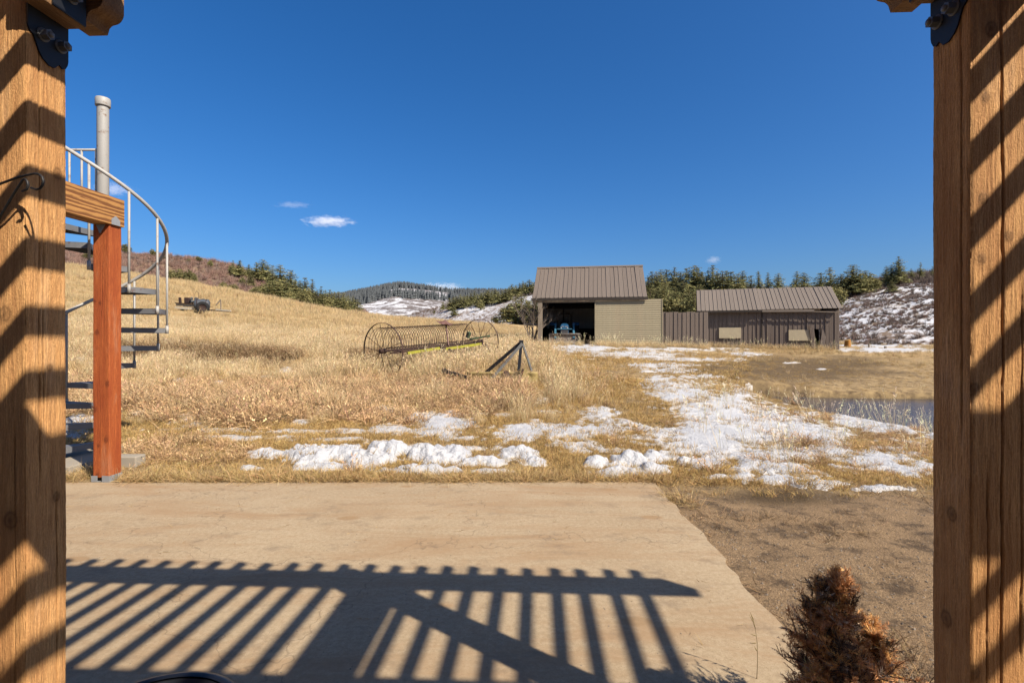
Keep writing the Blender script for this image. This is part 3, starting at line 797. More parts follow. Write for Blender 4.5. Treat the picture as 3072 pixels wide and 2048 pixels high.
for k in range(-7, 5):
    a = st_ang(k + .5); z = 1.915 + RISE * k
    p = ((SR + .012) * math.cos(a), (SR + .012) * math.sin(a))
    bl = MB().tube([(p[0], p[1], z - .07), (p[0], p[1], z + RH + .5 * RISE)], 0.0135, 8).build('baluster', M_STEEL, stair)
    MB().tube([(p[0], p[1], z - .075), (p[0], p[1], z + .03)], 0.020, 8).build('collar', M_STEEL, bl)
# landing with its own rail
lz = 1.915 + RISE * 5
MB().prism([(-.95, -1.05), (.05, -1.05), (.05, -.05), (-.95, -.05)], lz - .05, lz, 'xy').build('landing', M_TREAD, stair)
MB().tube([(-.95, .0, lz + .80), (-.05, .0, lz + .80)], .016, 8).build('landing_rail', M_STEEL, stair)
for x in (-.92, -.75, -.58, -.42, -.265, -.085):
    MB().tube([(x, .0, lz), (x, .0, lz + .80)], .0125, 8).build('picket', M_STEEL, stair)
MB().bar((-.95, 0, lz - .01), (0, 0, lz - .01), .03, .03).build('landing_bar', M_STEEL, stair)

M_PAD = plain('pale_pad_concrete', (0.40, 0.345, 0.27), 0.9, var=.15, scale=6)
pad = MB().box((-7.6, 5.62, -.08), (-4.86, 6.95, .125), bev=.012).build('stair_pad', M_PAD)
blk = MB().box((-4.64, 5.93, -.08), (-4.36, 6.10, .165), bev=.012).build('concrete_block', M_PAD)
tag(blk, 'low concrete block just right of the red post base', 'concrete block')
tag(pad, 'raised concrete pad under the spiral staircase', 'concrete pad')

# ------------------------------------------------------------------ black pot at the bottom edge
M_POT = metal_paint('black_glazed_metal', (0.010, 0.011, 0.014), 0.32)
pot = thing('round_pot', 'glossy black round pot rim beside the left post at bottom edge', 'pot', (-1.02, 1.40, 0))
MB().lathe([(0.001, 0.02), (.15, 0.02), (.19, .10), (.225, .30), (.238, .41), (.238, .452), (.222, .452), (.215, .38), (.001, .36)], 40).build('bowl', M_POT, pot)
MB().lathe([(.238, .437), (.250, .440), (.254, .450), (.250, .460), (.236, .464), (.224, .460)], 40).build('rim', M_POT, pot)
for k in range(3):
    a = 2.1 * k + .4
    pot.scale = (1, 1, .955)
    MB().box((.15 * math.cos(a) - .02, .15 * math.sin(a) - .02, 0), (.15 * math.cos(a) + .02, .15 * math.sin(a) + .02, .05)).build('foot', M_POT, pot)

# ================================================================== SHEDS
M_ROOF = metal_paint('brown_ribbed_metal_roof', (0.235, 0.185, 0.145), 0.5, 0.05)
M_ROOF2 = metal_paint('pale_brown_ribbed_metal_roof', (0.285, 0.23, 0.18), 0.5, 0.08)
M_SIDE = metal_paint('dark_brown_ribbed_siding', (0.235, 0.178, 0.138), 0.6, 0.15, (0.11, 0.07, 0.05))
M_OLIVE = wood('weathered_olive_board', (0.52, 0.44, 0.285), (0.38, 0.315, 0.20), 'x', 5)
M_GREYPOST = wood('grey_weathered_post', (0.44, 0.36, 0.27), (0.25, 0.195, 0.14), 'z', 9)
M_PLY = plain('pale_plywood_patch', (0.60, 0.50, 0.33), 0.85, var=.18, scale=4)
M_INWALL = wood('grey_inner_boarding', (0.62, 0.59, 0.54), (0.40, 0.37, 0.33), 'z', 8)
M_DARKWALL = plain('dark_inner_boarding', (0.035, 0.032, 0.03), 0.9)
M_TRIM = plain('dark_brown_trim', (0.05, 0.038, 0.03), 0.8)

def rib_panel(w, L, rib=0.028, lap=0.008):
    """One metal sheet of width w and length L in local x, y: a pan with a raised rib on its left edge."""
    m = MB()
    m.prism([(-lap, 0), (0, 0), (0.006, rib), (0.026, rib), (0.034, 0.003), (w * .36, 0.003), (w * .40, .009), (w * .44, .003), (w * .66, 0.003), (w * .70, .009), (w * .74, .003),
             (w, 0.003), (w, -0.003), (-lap, -0.004)], 0, L, 'xz')
    return m

def slope_roof(parent, x0, x1, n, eave, ridge, mat, seed=0, jitter=.006):
    """n sheets from the eave (y, z) up to the ridge (y, z)."""
    w = (x1 - x0) / n
    L = math.hypot(ridge[0] - eave[0], ridge[1] - eave[1]); ang = math.atan2(ridge[1] - eave[1], ridge[0] - eave[0])
    me = rib_panel(w, L).mesh('roof_panel'); me.materials.append(mat)
    r = random.Random(seed)
    for k in range(n):
        obj('roof_panel', me, None, parent, (x0 + w * k, eave[0] + r.uniform(-jitter, jitter), eave[1] + r.uniform(0, jitter)), (ang + r.uniform(-.003, .003), 0, 0))

def sheet_wall(parent, x0, x1, n, h, mat, seed=0, skip=(), y=0.0, z0=0.0):
    w = (x1 - x0) / n
    me = rib_panel(w, h).mesh('siding_panel'); me.materials.append(mat)
    r = random.Random(seed)
    for k in range(n):
        if k in skip: continue
        obj('siding_panel', me, None, parent, (x0 + w * k, y + r.uniform(-.012, .004), z0 - r.uniform(0, .05)), (math.pi / 2 + r.uniform(-.006, .006), 0, r.uniform(-.006, .006)))

SA = math.radians(9)
# ---- shed 1: open bay on the left, boarded bay on the right
g1 = h1(3.6, 25.0)
shed1 = thing('open_shed', 'tall shed with brown metal roof, olive boarding and an open tractor bay', 'shed', (1.29, 25.0, g1 - .05), -SA)
slope_roof(shed1, -.28, 5.15, 26, (-.11, 2.30), (2.15, 4.10), M_ROOF, 1)
bk = MB(); bk.prism([(2.15, 4.10), (2.15, 4.06), (4.85, 2.26), (4.85, 2.30)], -.28, 5.15, 'yz'); bk.build('back_roof', M_ROOF, shed1)
MB().prism([(2.03, 4.05), (2.15, 4.135), (2.27, 4.05), (2.15, 4.105)], -.30, 5.17, 'yz').build('ridge_cap', M_ROOF, shed1)
MB().box((-.32, -.150, 2.17), (5.19, -.112, 2.292)).build('eave_board', M_TRIM, shed1)
MB().box((-.28, -.03, 2.08), (5.12, .06, 2.20)).build('header', M_GREYPOST, shed1)
MB().box((-.02, -.10, 0), (.19, .10, 2.08), bev=.01).build('post', M_GREYPOST, shed1)
for x in (-.02, 5.05):
    MB().prism([(.08, 2.16), (4.4, 2.16), (2.15, 3.98)], x, x + .04, 'yz').build('gable', M_INWALL, shed1)
MB().box((-.02, .12, 0), (.03, 4.4, 2.15)).build('side_wall', M_INWALL, shed1)
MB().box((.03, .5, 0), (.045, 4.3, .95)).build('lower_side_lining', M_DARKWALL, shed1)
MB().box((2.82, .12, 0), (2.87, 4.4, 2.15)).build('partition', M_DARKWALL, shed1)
MB().box((5.02, .12, 0), (5.06, 4.4, 2.15)).build('side_wall', M_INWALL, shed1)
for k in range(14):
    MB().box((.05 + k * .198, 4.28, .93), (.05 + k * .198 + .194, 4.30, 2.12)).build('back_board', M_INWALL, shed1)
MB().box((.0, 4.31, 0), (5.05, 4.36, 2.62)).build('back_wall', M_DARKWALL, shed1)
MB().box((.05, 3.4, 2.0), (2.8, 3.5, 2.12)).build('rafter_tie', M_TRIM, shed1)
MB().box((.95, 4.18, .0), (1.02, 4.26, 2.1)).build('inner_post', M_TRIM, shed1)
NB = 21
me = MB().prism([(0, 0), (0, .104), (-.010, .104), (-.024, .004), (-.020, 0)], 0, 3.06, 'yz').mesh('board'); me.materials.append(M_OLIVE)
for k in range(NB):
    obj('board', me, None, shed1, (2.76 + random.uniform(-.006, .006), -.012, .02 + k * .1035), (0, random.uniform(-.002, .002), 0))
MB().box((2.74, .0, 0), (5.80, .05, 2.185)).build('wall_backing', M_OLIVE, shed1)
MB().box((2.715, -.05, 0), (2.758, .03, 2.19)).build('corner_board', M_OLIVE, shed1)
MB().box((5.822, -.05, 0), (5.86, .03, 2.19)).build('corner_board', M_OLIVE, shed1)

# ---- metal screen between the sheds
p0 = Matrix.Rotation(-SA, 4, 'Z') @ Vector((5.87, .55, 0)) + shed1.location
screen = thing('metal_screen', 'dark ribbed metal screen wall joining the two sheds', 'fence', (p0.x, p0.y, g1 - .15), -SA)
sheet_wall(screen, 0, 2.15, 11, 1.72, M_SIDE, 4)
MB().box((0, .035, 1.45), (2.15, .08, 1.54)).build('rail', M_TRIM, screen)
MB().box((0, .035, .35), (2.15, .08, .44)).build('rail', M_TRIM, screen)

# ---- shed 2: low dark metal shed
g2 = h1(13, 27.0)
shed2 = thing('low_shed', 'low dark brown metal shed with two boarded windows and sagging eave', 'shed', (9.86, 27.2, g2 - .05), -math.radians(19))
shed2.scale = (.90, 1, 1)
WH = 1.95
sheet_wall(shed2, 0, 3.42, 15, WH, M_SIDE, 7)
sheet_wall(shed2, 3.46, 7.25, 17, WH, M_SIDE, 8, skip=(11, 12))
MB().box((3.40, -.05, 0), (3.47, .02, WH)).build('corner_strip', M_TRIM, shed2)
# torn sheet bent outwards near the right end
me = rib_panel(.22, 1.15).mesh('bent_panel'); me.materials.append(M_SIDE)
obj('bent_panel', me, None, shed2, (5.92, -.06, .05), (math.pi / 2 + .05, -.13, 0)); obj('bent_panel', me, None, shed2, (6.28, -.10, .03), (math.pi / 2 - .10, .16, 0))
me = rib_panel(.223, .95).mesh('upper_panel'); me.materials.append(M_SIDE)
obj('upper_panel', me, None, shed2, (5.91, 0, 1.0), (math.pi / 2, 0, 0)); obj('upper_panel', me, None, shed2, (6.135, 0, 1.0), (math.pi / 2, 0, 0))
for (x0, x1, z0, z1) in ((1.17, 2.34, .55, 1.10), (4.78, 6.02, .42, .96)):
    MB().box((x0, -.075, z0), (x1, -.042, z1), bev=.004).build('window_board', M_PLY, shed2)
slope_roof(shed2, -.03, 3.40, 15, (-.26, 1.98), (1.95, 3.28), M_ROOF2, 2)
slope_roof(shed2, 3.40, 7.35, 17, (-.20, 2.00), (1.92, 3.26), M_ROOF2, 3)
MB().box((-.03, -.305, 1.875), (3.40, -.265, 1.975)).build('eave_board', M_TRIM, shed2)
MB().bar((3.42, -.235, 1.93), (6.0, -.235, 1.90), .04, .11).build('eave_board', M_ROOF2, shed2)
MB().bar((5.95, -.215, 1.86), (7.28, -.19, 1.80), .03, .04).build('broken_eave_strip', M_GREYPOST, shed2)
MB().prism([(1.93, 3.25), (4.4, 2.0), (4.4, 1.96), (1.93, 3.2)], -.03, 7.35, 'yz').build('back_roof', M_ROOF2, shed2)
for x in (0.02, 7.22):
    MB().prism([(.03, 0), (3.9, 0), (3.9, 2.1), (1.93, 3.15), (.03, 2.1)], x, x + .03, 'yz').build('end_wall', M_SIDE, shed2)
MB().box((.05, 3.85, 0), (7.2, 3.9, 2.1)).build('back_wall', M_SIDE, shed2)

# ------------------------------------------------------------------ tractor in the open bay
M_BLUE = metal_paint('tractor_blue_paint', (0.018, 0.13, 0.28), 0.35)
M_BLUE2 = metal_paint('pale_blue_loader_paint', (0.075, 0.23, 0.33), 0.4)
M_RUBBER = plain('black_rubber', (0.018, 0.018, 0.018), 0.85)
M_BUCKET = metal_paint('worn_bucket_steel', (0.26, 0.23, 0.20), 0.5, 0.35, (0.16, 0.10, 0.07))
M_GRILLE = metal_paint('grey_grille', (0.10, 0.13, 0.16), 0.5)
M_WHITE = plain('white_lettering', (0.75, 0.78, 0.8), 0.6, var=.05)
M_GLASS = metal_paint('headlamp_glass', (0.5, 0.52, 0.52), 0.15)
tp = Matrix.Rotation(-SA, 4, 'Z') @ Vector((1.30, -.35, 0)) + shed1.location
tr = thing('tractor', 'blue compact tractor with front loader parked in the open shed', 'tractor', (tp.x, tp.y, h1(tp.x, tp.y) - .03), -SA * .6)
# local: -y is the front (towards the camera)
MB().prism([(-.20, .50), (.20, .50), (.21, .86), (.17, .98), (.08, 1.03), (-.08, 1.03), (-.17, .98), (-.21, .86)], .75, 1.85, 'xz').build('hood', M_BLUE, tr)
gr = MB().box((-.18, .735, .48), (.18, .752, .78)).build('grille', M_GRILLE, tr)
for k in range(7): MB().box((-.17, .722, .50 + k * .038), (.17, .734, .513 + k * .038)).build('grille_bar', M_BUCKET, gr)
for x in (-.15, .15): MB().lathe([(.001, 0), (.035, 0), (.04, -.02)], 12, Matrix.Translation((x * 1.0, .735, .83)) @ Matrix.Rotation(-math.pi / 2, 4, 'X')).build('headlight', M_GLASS, tr)
mk = MB()
for x in (-.13, -.085, -.04, .04, .085, .13):
    mk.bar((x - .016, .742, .845), (x + .016, .742, .905), .006, .012, up=(0, 1, 0)); mk.bar((x + .016, .7405, .845), (x - .016, .7405, .905), .006, .012, up=(0, 1, 0))
mk.build('lettering', M_WHITE, tr)
MB().box((-.36, .70, .735), (.36, .73, .775)).build('cross_bar', M_BLUE2, tr)
for s in (-1, 1):
    MB().bar((s * .45, .45, .28), (s * .45, 1.35, 1.02), .09, .13).build('loader_arm', M_BLUE2, tr)
    MB().bar((s * .45, 1.45, .45), (s * .45, 1.32, 1.06), .10, .12).build('loader_post', M_BLUE, tr)
    MB().tube([(s * .38, .55, .42), (s * .40, 1.3, .70)], .028, 8).build('loader_cylinder', M_BUCKET, tr)
    fw = MB(); fw.lathe([(.12, -.09), (.27, -.09), (.30, -.05), (.30, .05), (.27, .09), (.12, .09)], 24, Matrix.Translation((s * .48, 1.05, .30)) @ Matrix.Rotation(math.pi / 2, 4, 'Y'))
    w = fw.build('front_wheel', M_RUBBER, tr)
    MB().lathe([(.001, -.03), (.12, -.03), (.13, .03), (.001, .03)], 16, Matrix.Translation((s * .48, 1.05, .30)) @ Matrix.Rotation(math.pi / 2, 4, 'Y')).build('rim', M_BLUE2, w)
    rw = MB(); rw.lathe([(.22, -.14), (.50, -.14), (.55, -.08), (.55, .08), (.50, .14), (.22, .14)], 28, Matrix.Translation((s * .62, 2.45, .55)) @ Matrix.Rotation(math.pi / 2, 4, 'Y'))
    for k in range(20):
        a = k * math.pi / 10
        rw.bar((s * .62 - .13, 2.45 + .55 * math.cos(a), .55 + .55 * math.sin(a)), (s * .62 + .13, 2.45 + .55 * math.cos(a + .16), .55 + .55 * math.sin(a + .16)), .035, .035)
    w = rw.build('rear_wheel', M_RUBBER, tr)
    MB().lathe([(.001, -.05), (.22, -.05), (.23, .05), (.001, .05)], 16, Matrix.Translation((s * .62, 2.45, .55)) @ Matrix.Rotation(math.pi / 2, 4, 'Y')).build('rim', M_BLUE2, w)
    MB().prism([(2.0, 1.02), (2.1, 1.12), (2.75, 1.12), (2.95, .95), (2.95, .92), (2.72, 1.08), (2.12, 1.08), (2.02, .98)], s * .62 - .14, s * .62 + .14, 'yz').build('fender', M_BLUE, tr)
bucket = MB()
bucket.prism([(.05, .0), (.05, .02), (-.02, .03), (.36, .04), (.47, .14), (.48, .34), (.40, .50), (.42, .51), (.505, .36), (.50, .12), (.38, .01)], -.74, .74, 'yz')
bk_o = bucket.build('bucket', M_BUCKET, tr)
for s in (-1, 1):
    MB().prism([(-.02, .015), (.38, .015), (.495, .13), (.50, .35), (.41, .52)], s * .742 - .006, s * .742 + .006, 'yz').build('side_plate', M_BUCKET, bk_o)
MB().tube([(-.75, .405, .515), (.75, .405, .515)], .022, 8).build('top_bar', M_BUCKET, bk_o)
rp = [(-.39, 2.35, .75), (-.385, 2.35, 1.0), (-.35, 2.35, 1.48), (-.32, 2.35, 1.57), (-.26, 2.35, 1.60), (.26, 2.35, 1.60), (.32, 2.35, 1.57), (.35, 2.35, 1.48), (.385, 2.35, 1.0), (.39, 2.35, .75)]
MB().tube(rp, .032, 8).build('roll_bar', M_TRIM, tr)
MB().box((-.22, 2.25, .80), (.22, 2.62, .90), bev=.03).box((-.22, 2.58, .88), (.22, 2.68, 1.22), bev=.03).build('seat', M_RUBBER, tr)
MB().tube([(.17 * math.cos(2 * math.pi * k / 20), 1.95 + .09 * math.sin(2 * math.pi * k / 20), 1.10 + .14 * math.sin(2 * math.pi * k / 20)) for k in range(20)], .013, 6, closed=True).tube([(0, 1.88, .9), (0, 1.95, 1.1)], .02, 6).build('steering_wheel', M_RUBBER, tr)
MB().box((-.22, .9, .32), (.22, 2.7, .55)).box((-.60, 1.9, .42), (.60, 2.3, .50)).build('chassis', M_TRIM, tr)
MB().tube([(.12, 1.25, 1.0), (.12, 1.25, 1.35)], .022, 8).build('exhaust_pipe', M_TRIM, tr)

# ------------------------------------------------------------------ dump rake in the grass
M_RUST = metal_paint('brown_rusty_iron', (0.085, 0.045, 0.028), 0.8, 0.6, (0.055, 0.025, 0.015))
M_YELLOW = metal_paint('yellow_green_painted_steel', (0.46, 0.43, 0.04), 0.5, 0.1)
M_SEAT = metal_paint('pinkish_rusty_seat', (0.22, 0.11, 0.09), 0.7, 0.3)
M_GREEN = metal_paint('faded_green_paint', (0.10, 0.16, 0.08), 0.6, 0.3)
RA = math.radians(34)                        # axle leads away from the camera to the right
ax = Vector((math.sin(RA), math.cos(RA), 0)); Lr = 4.0
hl = Vector((-3.24, 12.85, 1.26)); hr = hl + ax * Lr; hr.z = 1.50
rake = thing('hay_rake', 'rusty antique dump rake with two tall spoked wheels in the grass', 'hay rake', (hl.x, hl.y, 0), 0)
AXV = (hr - hl).normalized(); PV = Vector((-ax.y, ax.x, 0))        # PV: across the axle, to the back left
UPV = AXV.cross(PV).normalized()
if UPV.z < 0: UPV = -UPV
def rk(s, p, z):                              # s along the axle, p across, z up from the axle
    v = (hl + AXV * s + PV * p + UPV * z); return (v.x - hl.x, v.y - hl.y, v.z)
for s0, sg in ((0.0, 1), (Lr, -1)):
    R = .71
    rim = MB()
    ring = [(-.022, R - .008), (.022, R - .008), (.022, R), (-.022, R)]
    N = 48; vs, fs = [], []
    for k in range(N):
        a = 2 * math.pi * k / N
        for (ds, r) in ring: vs.append(rk(s0 + ds, r * math.cos(a), r * math.sin(a)))
    for k in range(N):
        for q in range(4): fs.append((k * 4 + q, k * 4 + (q + 1) % 4, ((k + 1) % N) * 4 + (q + 1) % 4, ((k + 1) % N) * 4 + q))
    rim.add(vs, fs)
    wh = rim.build('wheel', M_RUST, rake)
    MB().tube([rk(s0 - .10, 0, 0), rk(s0 - .09, 0, 0), rk(s0 + .09, 0, 0), rk(s0 + .10, 0, 0)], [.03, .062, .062, .03], 14).build('hub', M_RUST, wh)
    for k in range(14):
        a = 2 * math.pi * k / 14 + .13
        MB().tube([rk(s0 + (.06 if k % 2 else -.06), .05 * math.cos(a), .05 * math.sin(a)), rk(s0, (R - .006) * math.cos(a), (R - .006) * math.sin(a))], .0065, 6).build('spoke', M_RUST, wh)
MB().tube([rk(-.1, 0, 0), rk(Lr + .1, 0, 0)], .028, 8).build('axle', M_RUST, rake)
MB().tube([rk(.25, -.09, -.02), rk(Lr - .25, -.09, -.02)], .02, 8).tube([rk(.25, .10, .05), rk(Lr - .25, .10, .05)], .016, 8).build('tine_bar', M_RUST, rake)
nt = 36
for k in range(nt):
    s = .28 + (Lr - .56) * k / (nt - 1)
    pts = []
    for i in range(9):                                           # spring coil at the bar
        a = i * math.pi * 2 / 8
        pts.append(rk(s + .012 * i / 8, -.05 + .045 * math.cos(a), .04 + .045 * math.sin(a)))
    for i in range(1, 15):                                        # sweeping up, over and down at the back
        t = i / 14
        a = math.radians(-12 + 205 * t)
        pts.append(rk(s + .012, .40 - .42 * math.cos(a) * (1 + .12 * t), .12 + .46 * math.sin(max(a, 0)) - .10 * max(0, t - .88) * 8 + (.02 if a < 0 else 0)))
    MB().tube(pts, .0062, 5).build('tine', M_RUST, rake)
MB().tube([rk(.25, .30, .555), rk(Lr - .25, .30, .555)], .006, 5).build('tine_tie', M_RUST, rake)
for (a, b) in ((.62, 1.85), (2.1, 3.75)):
    MB().bar(rk(a, -.22, -.10), rk(b, -.22, -.06), .05, .07).build('frame_bar', M_YELLOW, rake)
MB().bar(rk(.1, -.17, -.06), rk(Lr - .1, -.17, -.06), .045, .045).build('frame_beam', M_RUST, rake)
for s in (.4, 1.2, 2.0, 2.9, 3.5): MB().bar(rk(s, -.24, -.06), rk(s, .08, .0), .04, .05).build('frame_clip', M_RUST, rake)
MB().bar(rk(2.35, -.12, -.02), rk(2.55, .12, .56), .03, .07).build('seat_post', M_SEAT, rake)
st = MB(); vs, fs = [], []
for i in range(7):
    for j in range(9):
        u, v = i / 6 - .5, j / 8 - .5
        w = .21 * (1 - 1.2 * max(0, -u) ** 1.4)
        vs.append(rk(2.56 + v * 2 * w, .14 + u * .36, .57 + .22 * u * u + .35 * v * v * .5 + .12 * u))
for i in range(6):
    for j in range(8): fs.append((i * 9 + j, i * 9 + j + 1, (i + 1) * 9 + j + 1, (i + 1) * 9 + j))
st.add(vs, fs, True); so = st.build('seat', M_SEAT, rake)
sm = so.modifiers.new('thick', 'SOLIDIFY'); sm.thickness = .008
MB().bar(rk(2.2, -.25, -.12), rk(2.3, -1.55, -.62), .06, .07).build('tongue', M_RUST, rake)
MB().bar(rk(2.9, -.25, -.12), rk(2.35, -1.5, -.60), .035, .04).build('tongue_brace', M_RUST, rake)
MB().bar(rk(3.55, .05, .1), rk(3.85, -.5, .18), .05, .06).box((0, 0, 0), (.001, .001, .001), Matrix.Translation(rk(3.5, .1, .1))).build('lever', M_GREEN, rake)
MB().bar(rk(3.5, .10, .15), rk(3.5, .02, .32), .09, .10).build('gear_box', M_GREEN, rake)
MB().tube([rk(3.8, -.35, -.05), rk(3.85, -.50, -.32), rk(3.85, -.62, -.40), rk(3.85, -.72, -.2)], .02, 6).build('ratchet_arm', M_RUST, rake)

# ------------------------------------------------------------------ grader blade with A-frame
M_PALEYEL = metal_paint('pale_yellow_blade_paint', (0.56, 0.42, 0.16), 0.6, 0.12, (0.22, 0.11, 0.04))
M_BLKBAR = metal_paint('black_painted_bar', (0.014, 0.014, 0.015), 0.5)
M_GREYBAR = metal_paint('grey_worn_bar', (0.20, 0.20, 0.185), 0.5, 0.2)
def gp(px, py, Y): return Vector(((px - 1536) / F * Y, Y, CAM_H - (py - 1024) / F * Y))
gb = ground_at(1500, 1150)
blade = thing('grader_blade', 'pale yellow grader blade with black three point A-frame in the weeds', 'grader blade', (gb.x, gb.y, gb.z), 0)
def gl(v): return tuple(v - Vector((gb.x, gb.y, gb.z)))
YB = gb.y
apex = gp(1564, 1026, YB + .1)
MB().bar(gl(apex), gl(gp(1438, 1134, YB + .35)), .055, .075).build('frame_bar', M_BLKBAR, blade)
MB().bar(gl(apex + Vector((.02, -.05, -.03))), gl(gp(1478, 1132, YB - .05)), .045, .065).build('frame_bar', M_GREYBAR, blade)
MB().bar(gl(apex + Vector((0, 0, 0))), gl(gp(1556, 1112, YB - .15)), .06, .05).build('frame_bar', M_BLKBAR, blade)
MB().bar(gl(apex + Vector((.03, .0, -.04))), gl(gp(1595, 1112, YB + .2)), .04, .045).build('frame_bar', M_GREYBAR, blade)
MB().box((-.05, -.06, -.05), (.05, .06, .05), Matrix.Translation(gl(apex)), bev=.01).build('top_pin_block', M_BLKBAR, blade)
# curved mouldboard
c0, c1 = gp(1395, 1158, YB + .25), gp(1612, 1160, YB - .25)
d = (c1 - c0).normalized(); nrm = Vector((-d.y, d.x, 0)).normalized()
mb = MB(); vs, fs = [], []
for i in range(12):
    for j in range(9):
        t = j / 8; a = (t - .5) * 1.5
        p = c0.lerp(c1, i / 11) + nrm * (.16 * math.cos(a) - .10) + Vector((0, 0, -.02 + .36 * t))
        vs.append(gl(p))
for i in range(11):
    for j in range(8): fs.append((i * 9 + j, i * 9 + j + 1, (i + 1) * 9 + j + 1, (i + 1) * 9 + j))
mb.add(vs, fs, True); o = mb.build('mouldboard', M_PALEYEL, blade); sm = o.modifiers.new('thick', 'SOLIDIFY'); sm.thickness = .018
q = c0.lerp(c1, .5)
MB().prism([(0, 0), (.55, 0), (.50, .18), (.30, .34), (.20, .10)], -.02, .02, 'xz', Matrix.Translation(gl(gp(1535, 1148, YB - .15)))).build('side_plate', M_PALEYEL, blade)
MB().bar(gl(gp(1420, 1140, YB + .3)), gl(gp(1600, 1146, YB + .0)), .09, .10).build('tool_bar', M_PALEYEL, blade)
MB().lathe([(.001, -.05), (.085, -.05), (.09, 0), (.085, .05), (.001, .05)], 18, Matrix.Translation(gl(gp(1518, 1124, YB - .1))) @ Matrix.Rotation(1.2, 4, 'X')).build('turntable', M_RUST, blade)
MB().bar(gl(gp(1530, 1130, YB - .12)), gl(gp(1560, 1142, YB - .2)), .03, .03).build('pin_bar', M_RUST, blade)
MB().bar(gl(gp(1558, 1142, YB - .2)), gl(gp(1570, 1106, YB - .2)), .03, .05).build('hitch_lug', M_RUST, blade)
MB().bar(gl(gp(1592, 1114, YB - .1)), gl(gp(1588, 1128, YB - .1)), .03, .03).build('hitch_pin', M_RUST, blade)

e0 = ground_at(1350, 1150)
beamp = thing('implement_beam', 'short black steel beam with drop arms left of the grader blade', 'farm implement', (e0.x, e0.y, e0.z), 0)
YE = e0.y
def ge(px, py, dy=0): return tuple(gp(px, py, YE + dy) - Vector((e0.x, e0.y, e0.z)))
MB().bar(ge(1332, 1112), ge(1399, 1132, -.1), .08, .085).build('beam', M_BLKBAR, beamp)
MB().bar(ge(1334, 1104), ge(1330, 1118), .06, .08).build('end_lug', M_BLKBAR, beamp)
MB().bar(ge(1333, 1115), ge(1322, 1156, .1), .05, .05).build('drop_arm', M_RUST, beamp)
MB().bar(ge(1396, 1128, -.1), ge(1402, 1160, -.1), .05, .05).build('drop_arm', M_RUST, beamp)

# ------------------------------------------------------------------ wrecked sprayer trailer up in the left field
M_TANK = metal_paint('blue_grey_tank', (0.085, 0.10, 0.115), 0.45, 0.1)
M_BOARD = plain('bleached_plank', (0.52, 0.46, 0.36), 0.9)
M_DKRUST = metal_paint('dark_rust', (0.045, 0.022, 0.018), 0.8, 0.4, (0.05, 0.022, 0.014))
gs = ground_at(600, 938) + Vector((0, 0, .10))
YS = gs.y
def sp(zx, zy, dy=0.0):                     # zx, zy: positions read from an enlarged crop, 10.69 per photo pixel
    v = gp(500 + zx / 10.69, 840 + zy / 10.69, YS) - gs
    return Vector((v.x, v.y + dy, v.z))
spr = thing('sprayer_trailer', 'derelict trailer with dark tank and one tyre on the left slope', 'trailer', tuple(gs), 0)
ms = YS / F / 10.69
for (y0, dy) in ((785, 0), (785, .7), (885, -.1), (885, .8)):
    MB().bar(sp(300, y0, dy), sp(930, y0 + 35, dy), .04, .135).build('side_plank', M_BOARD, spr)
MB().bar(sp(300, 735, .35), sp(950, 775, .35), .95, .05).build('bed', M_DKRUST, spr)
MB().bar(sp(310, 905, .35), sp(1900, 985, .35), .10, .10).build('chassis_rail', M_DKRUST, spr)
tk = MB(); c = sp(1100, 785, .1)
tk.lathe([(.001, -.42), (.20, -.42), (.31, -.38), (.335, -.2), (.34, 0), (.335, .2), (.31, .38), (.20, .42), (.001, .42)], 24, Matrix.Translation(c) @ Matrix.Rotation(.45, 4, 'Z') @ Matrix.Rotation(math.pi / 2, 4, 'Y'))
tko = tk.build('tank', M_TANK, spr)
for d in (-.24, .24): MB().lathe([(.345, -.02), (.352, -.02), (.352, .02), (.345, .02)], 24, Matrix.Translation(c) @ Matrix.Rotation(.45, 4, 'Z') @ Matrix.Rotation(math.pi / 2, 4, 'Y') @ Matrix.Translation((0, 0, d))).build('band', M_DKRUST, tko)
c = sp(1330, 895, -.55)
WM = Matrix.Translation(c) @ Matrix.Rotation(.5, 4, 'Z') @ Matrix.Rotation(math.pi / 2, 4, 'X')
w = MB().lathe([(.20, -.08), (.32, -.09), (.355, -.05), (.355, .05), (.32, .09), (.20, .08)], 26, WM).build('wheel', M_RUBBER, spr)
MB().lathe([(.001, -.02), (.17, -.03), (.205, -.07), (.205, .07), (.17, .03), (.001, .02)], 20, WM).build('rim', M_DKRUST, w)
MB().bar(sp(320, 545, .3), sp(340, 800, .3), .10, .12).build('tail_post', M_DKRUST, spr)
MB().box((-.145, -.12, -.17), (.145, .12, .17), Matrix.Translation(sp(570, 640, .3)), bev=.02).build('engine_box', M_DKRUST, spr)
eng = MB()
for k in range(14): eng.box((-.07, -.06, -.05), (.07, .06, .05), Matrix.Translation(sp(700 + 22 * k, 640 + 60 * math.sin(k * 1.7), .2 + .1 * math.cos(k))) @ Matrix.Rotation(k * .7, 4, 'Y') @ Matrix.Rotation(k * 1.1, 4, 'Z'), bev=.01)
eng.build('pump', M_GREYBAR, spr)
MB().tube([tuple(sp(900 + 62 * math.cos(a), 470 + 120 * math.sin(a), .2)) for a in [2 * math.pi * k / 18 for k in range(18)]], .010, 6, closed=True).build('hose_loop', M_RUBBER, spr)
MB().tube([tuple(sp(x, y, .15)) for (x, y) in ((1010, 490), (1025, 510), (1000, 545), (960, 560), (1040, 575), (1180, 615), (1300, 670), (1380, 735))], .010, 6).build('hose', M_RUBBER, spr)
MB().bar(sp(1480, 930, .35), sp(1960, 975, .35), .12, .09).build('draw_bar', M_BOARD, spr)
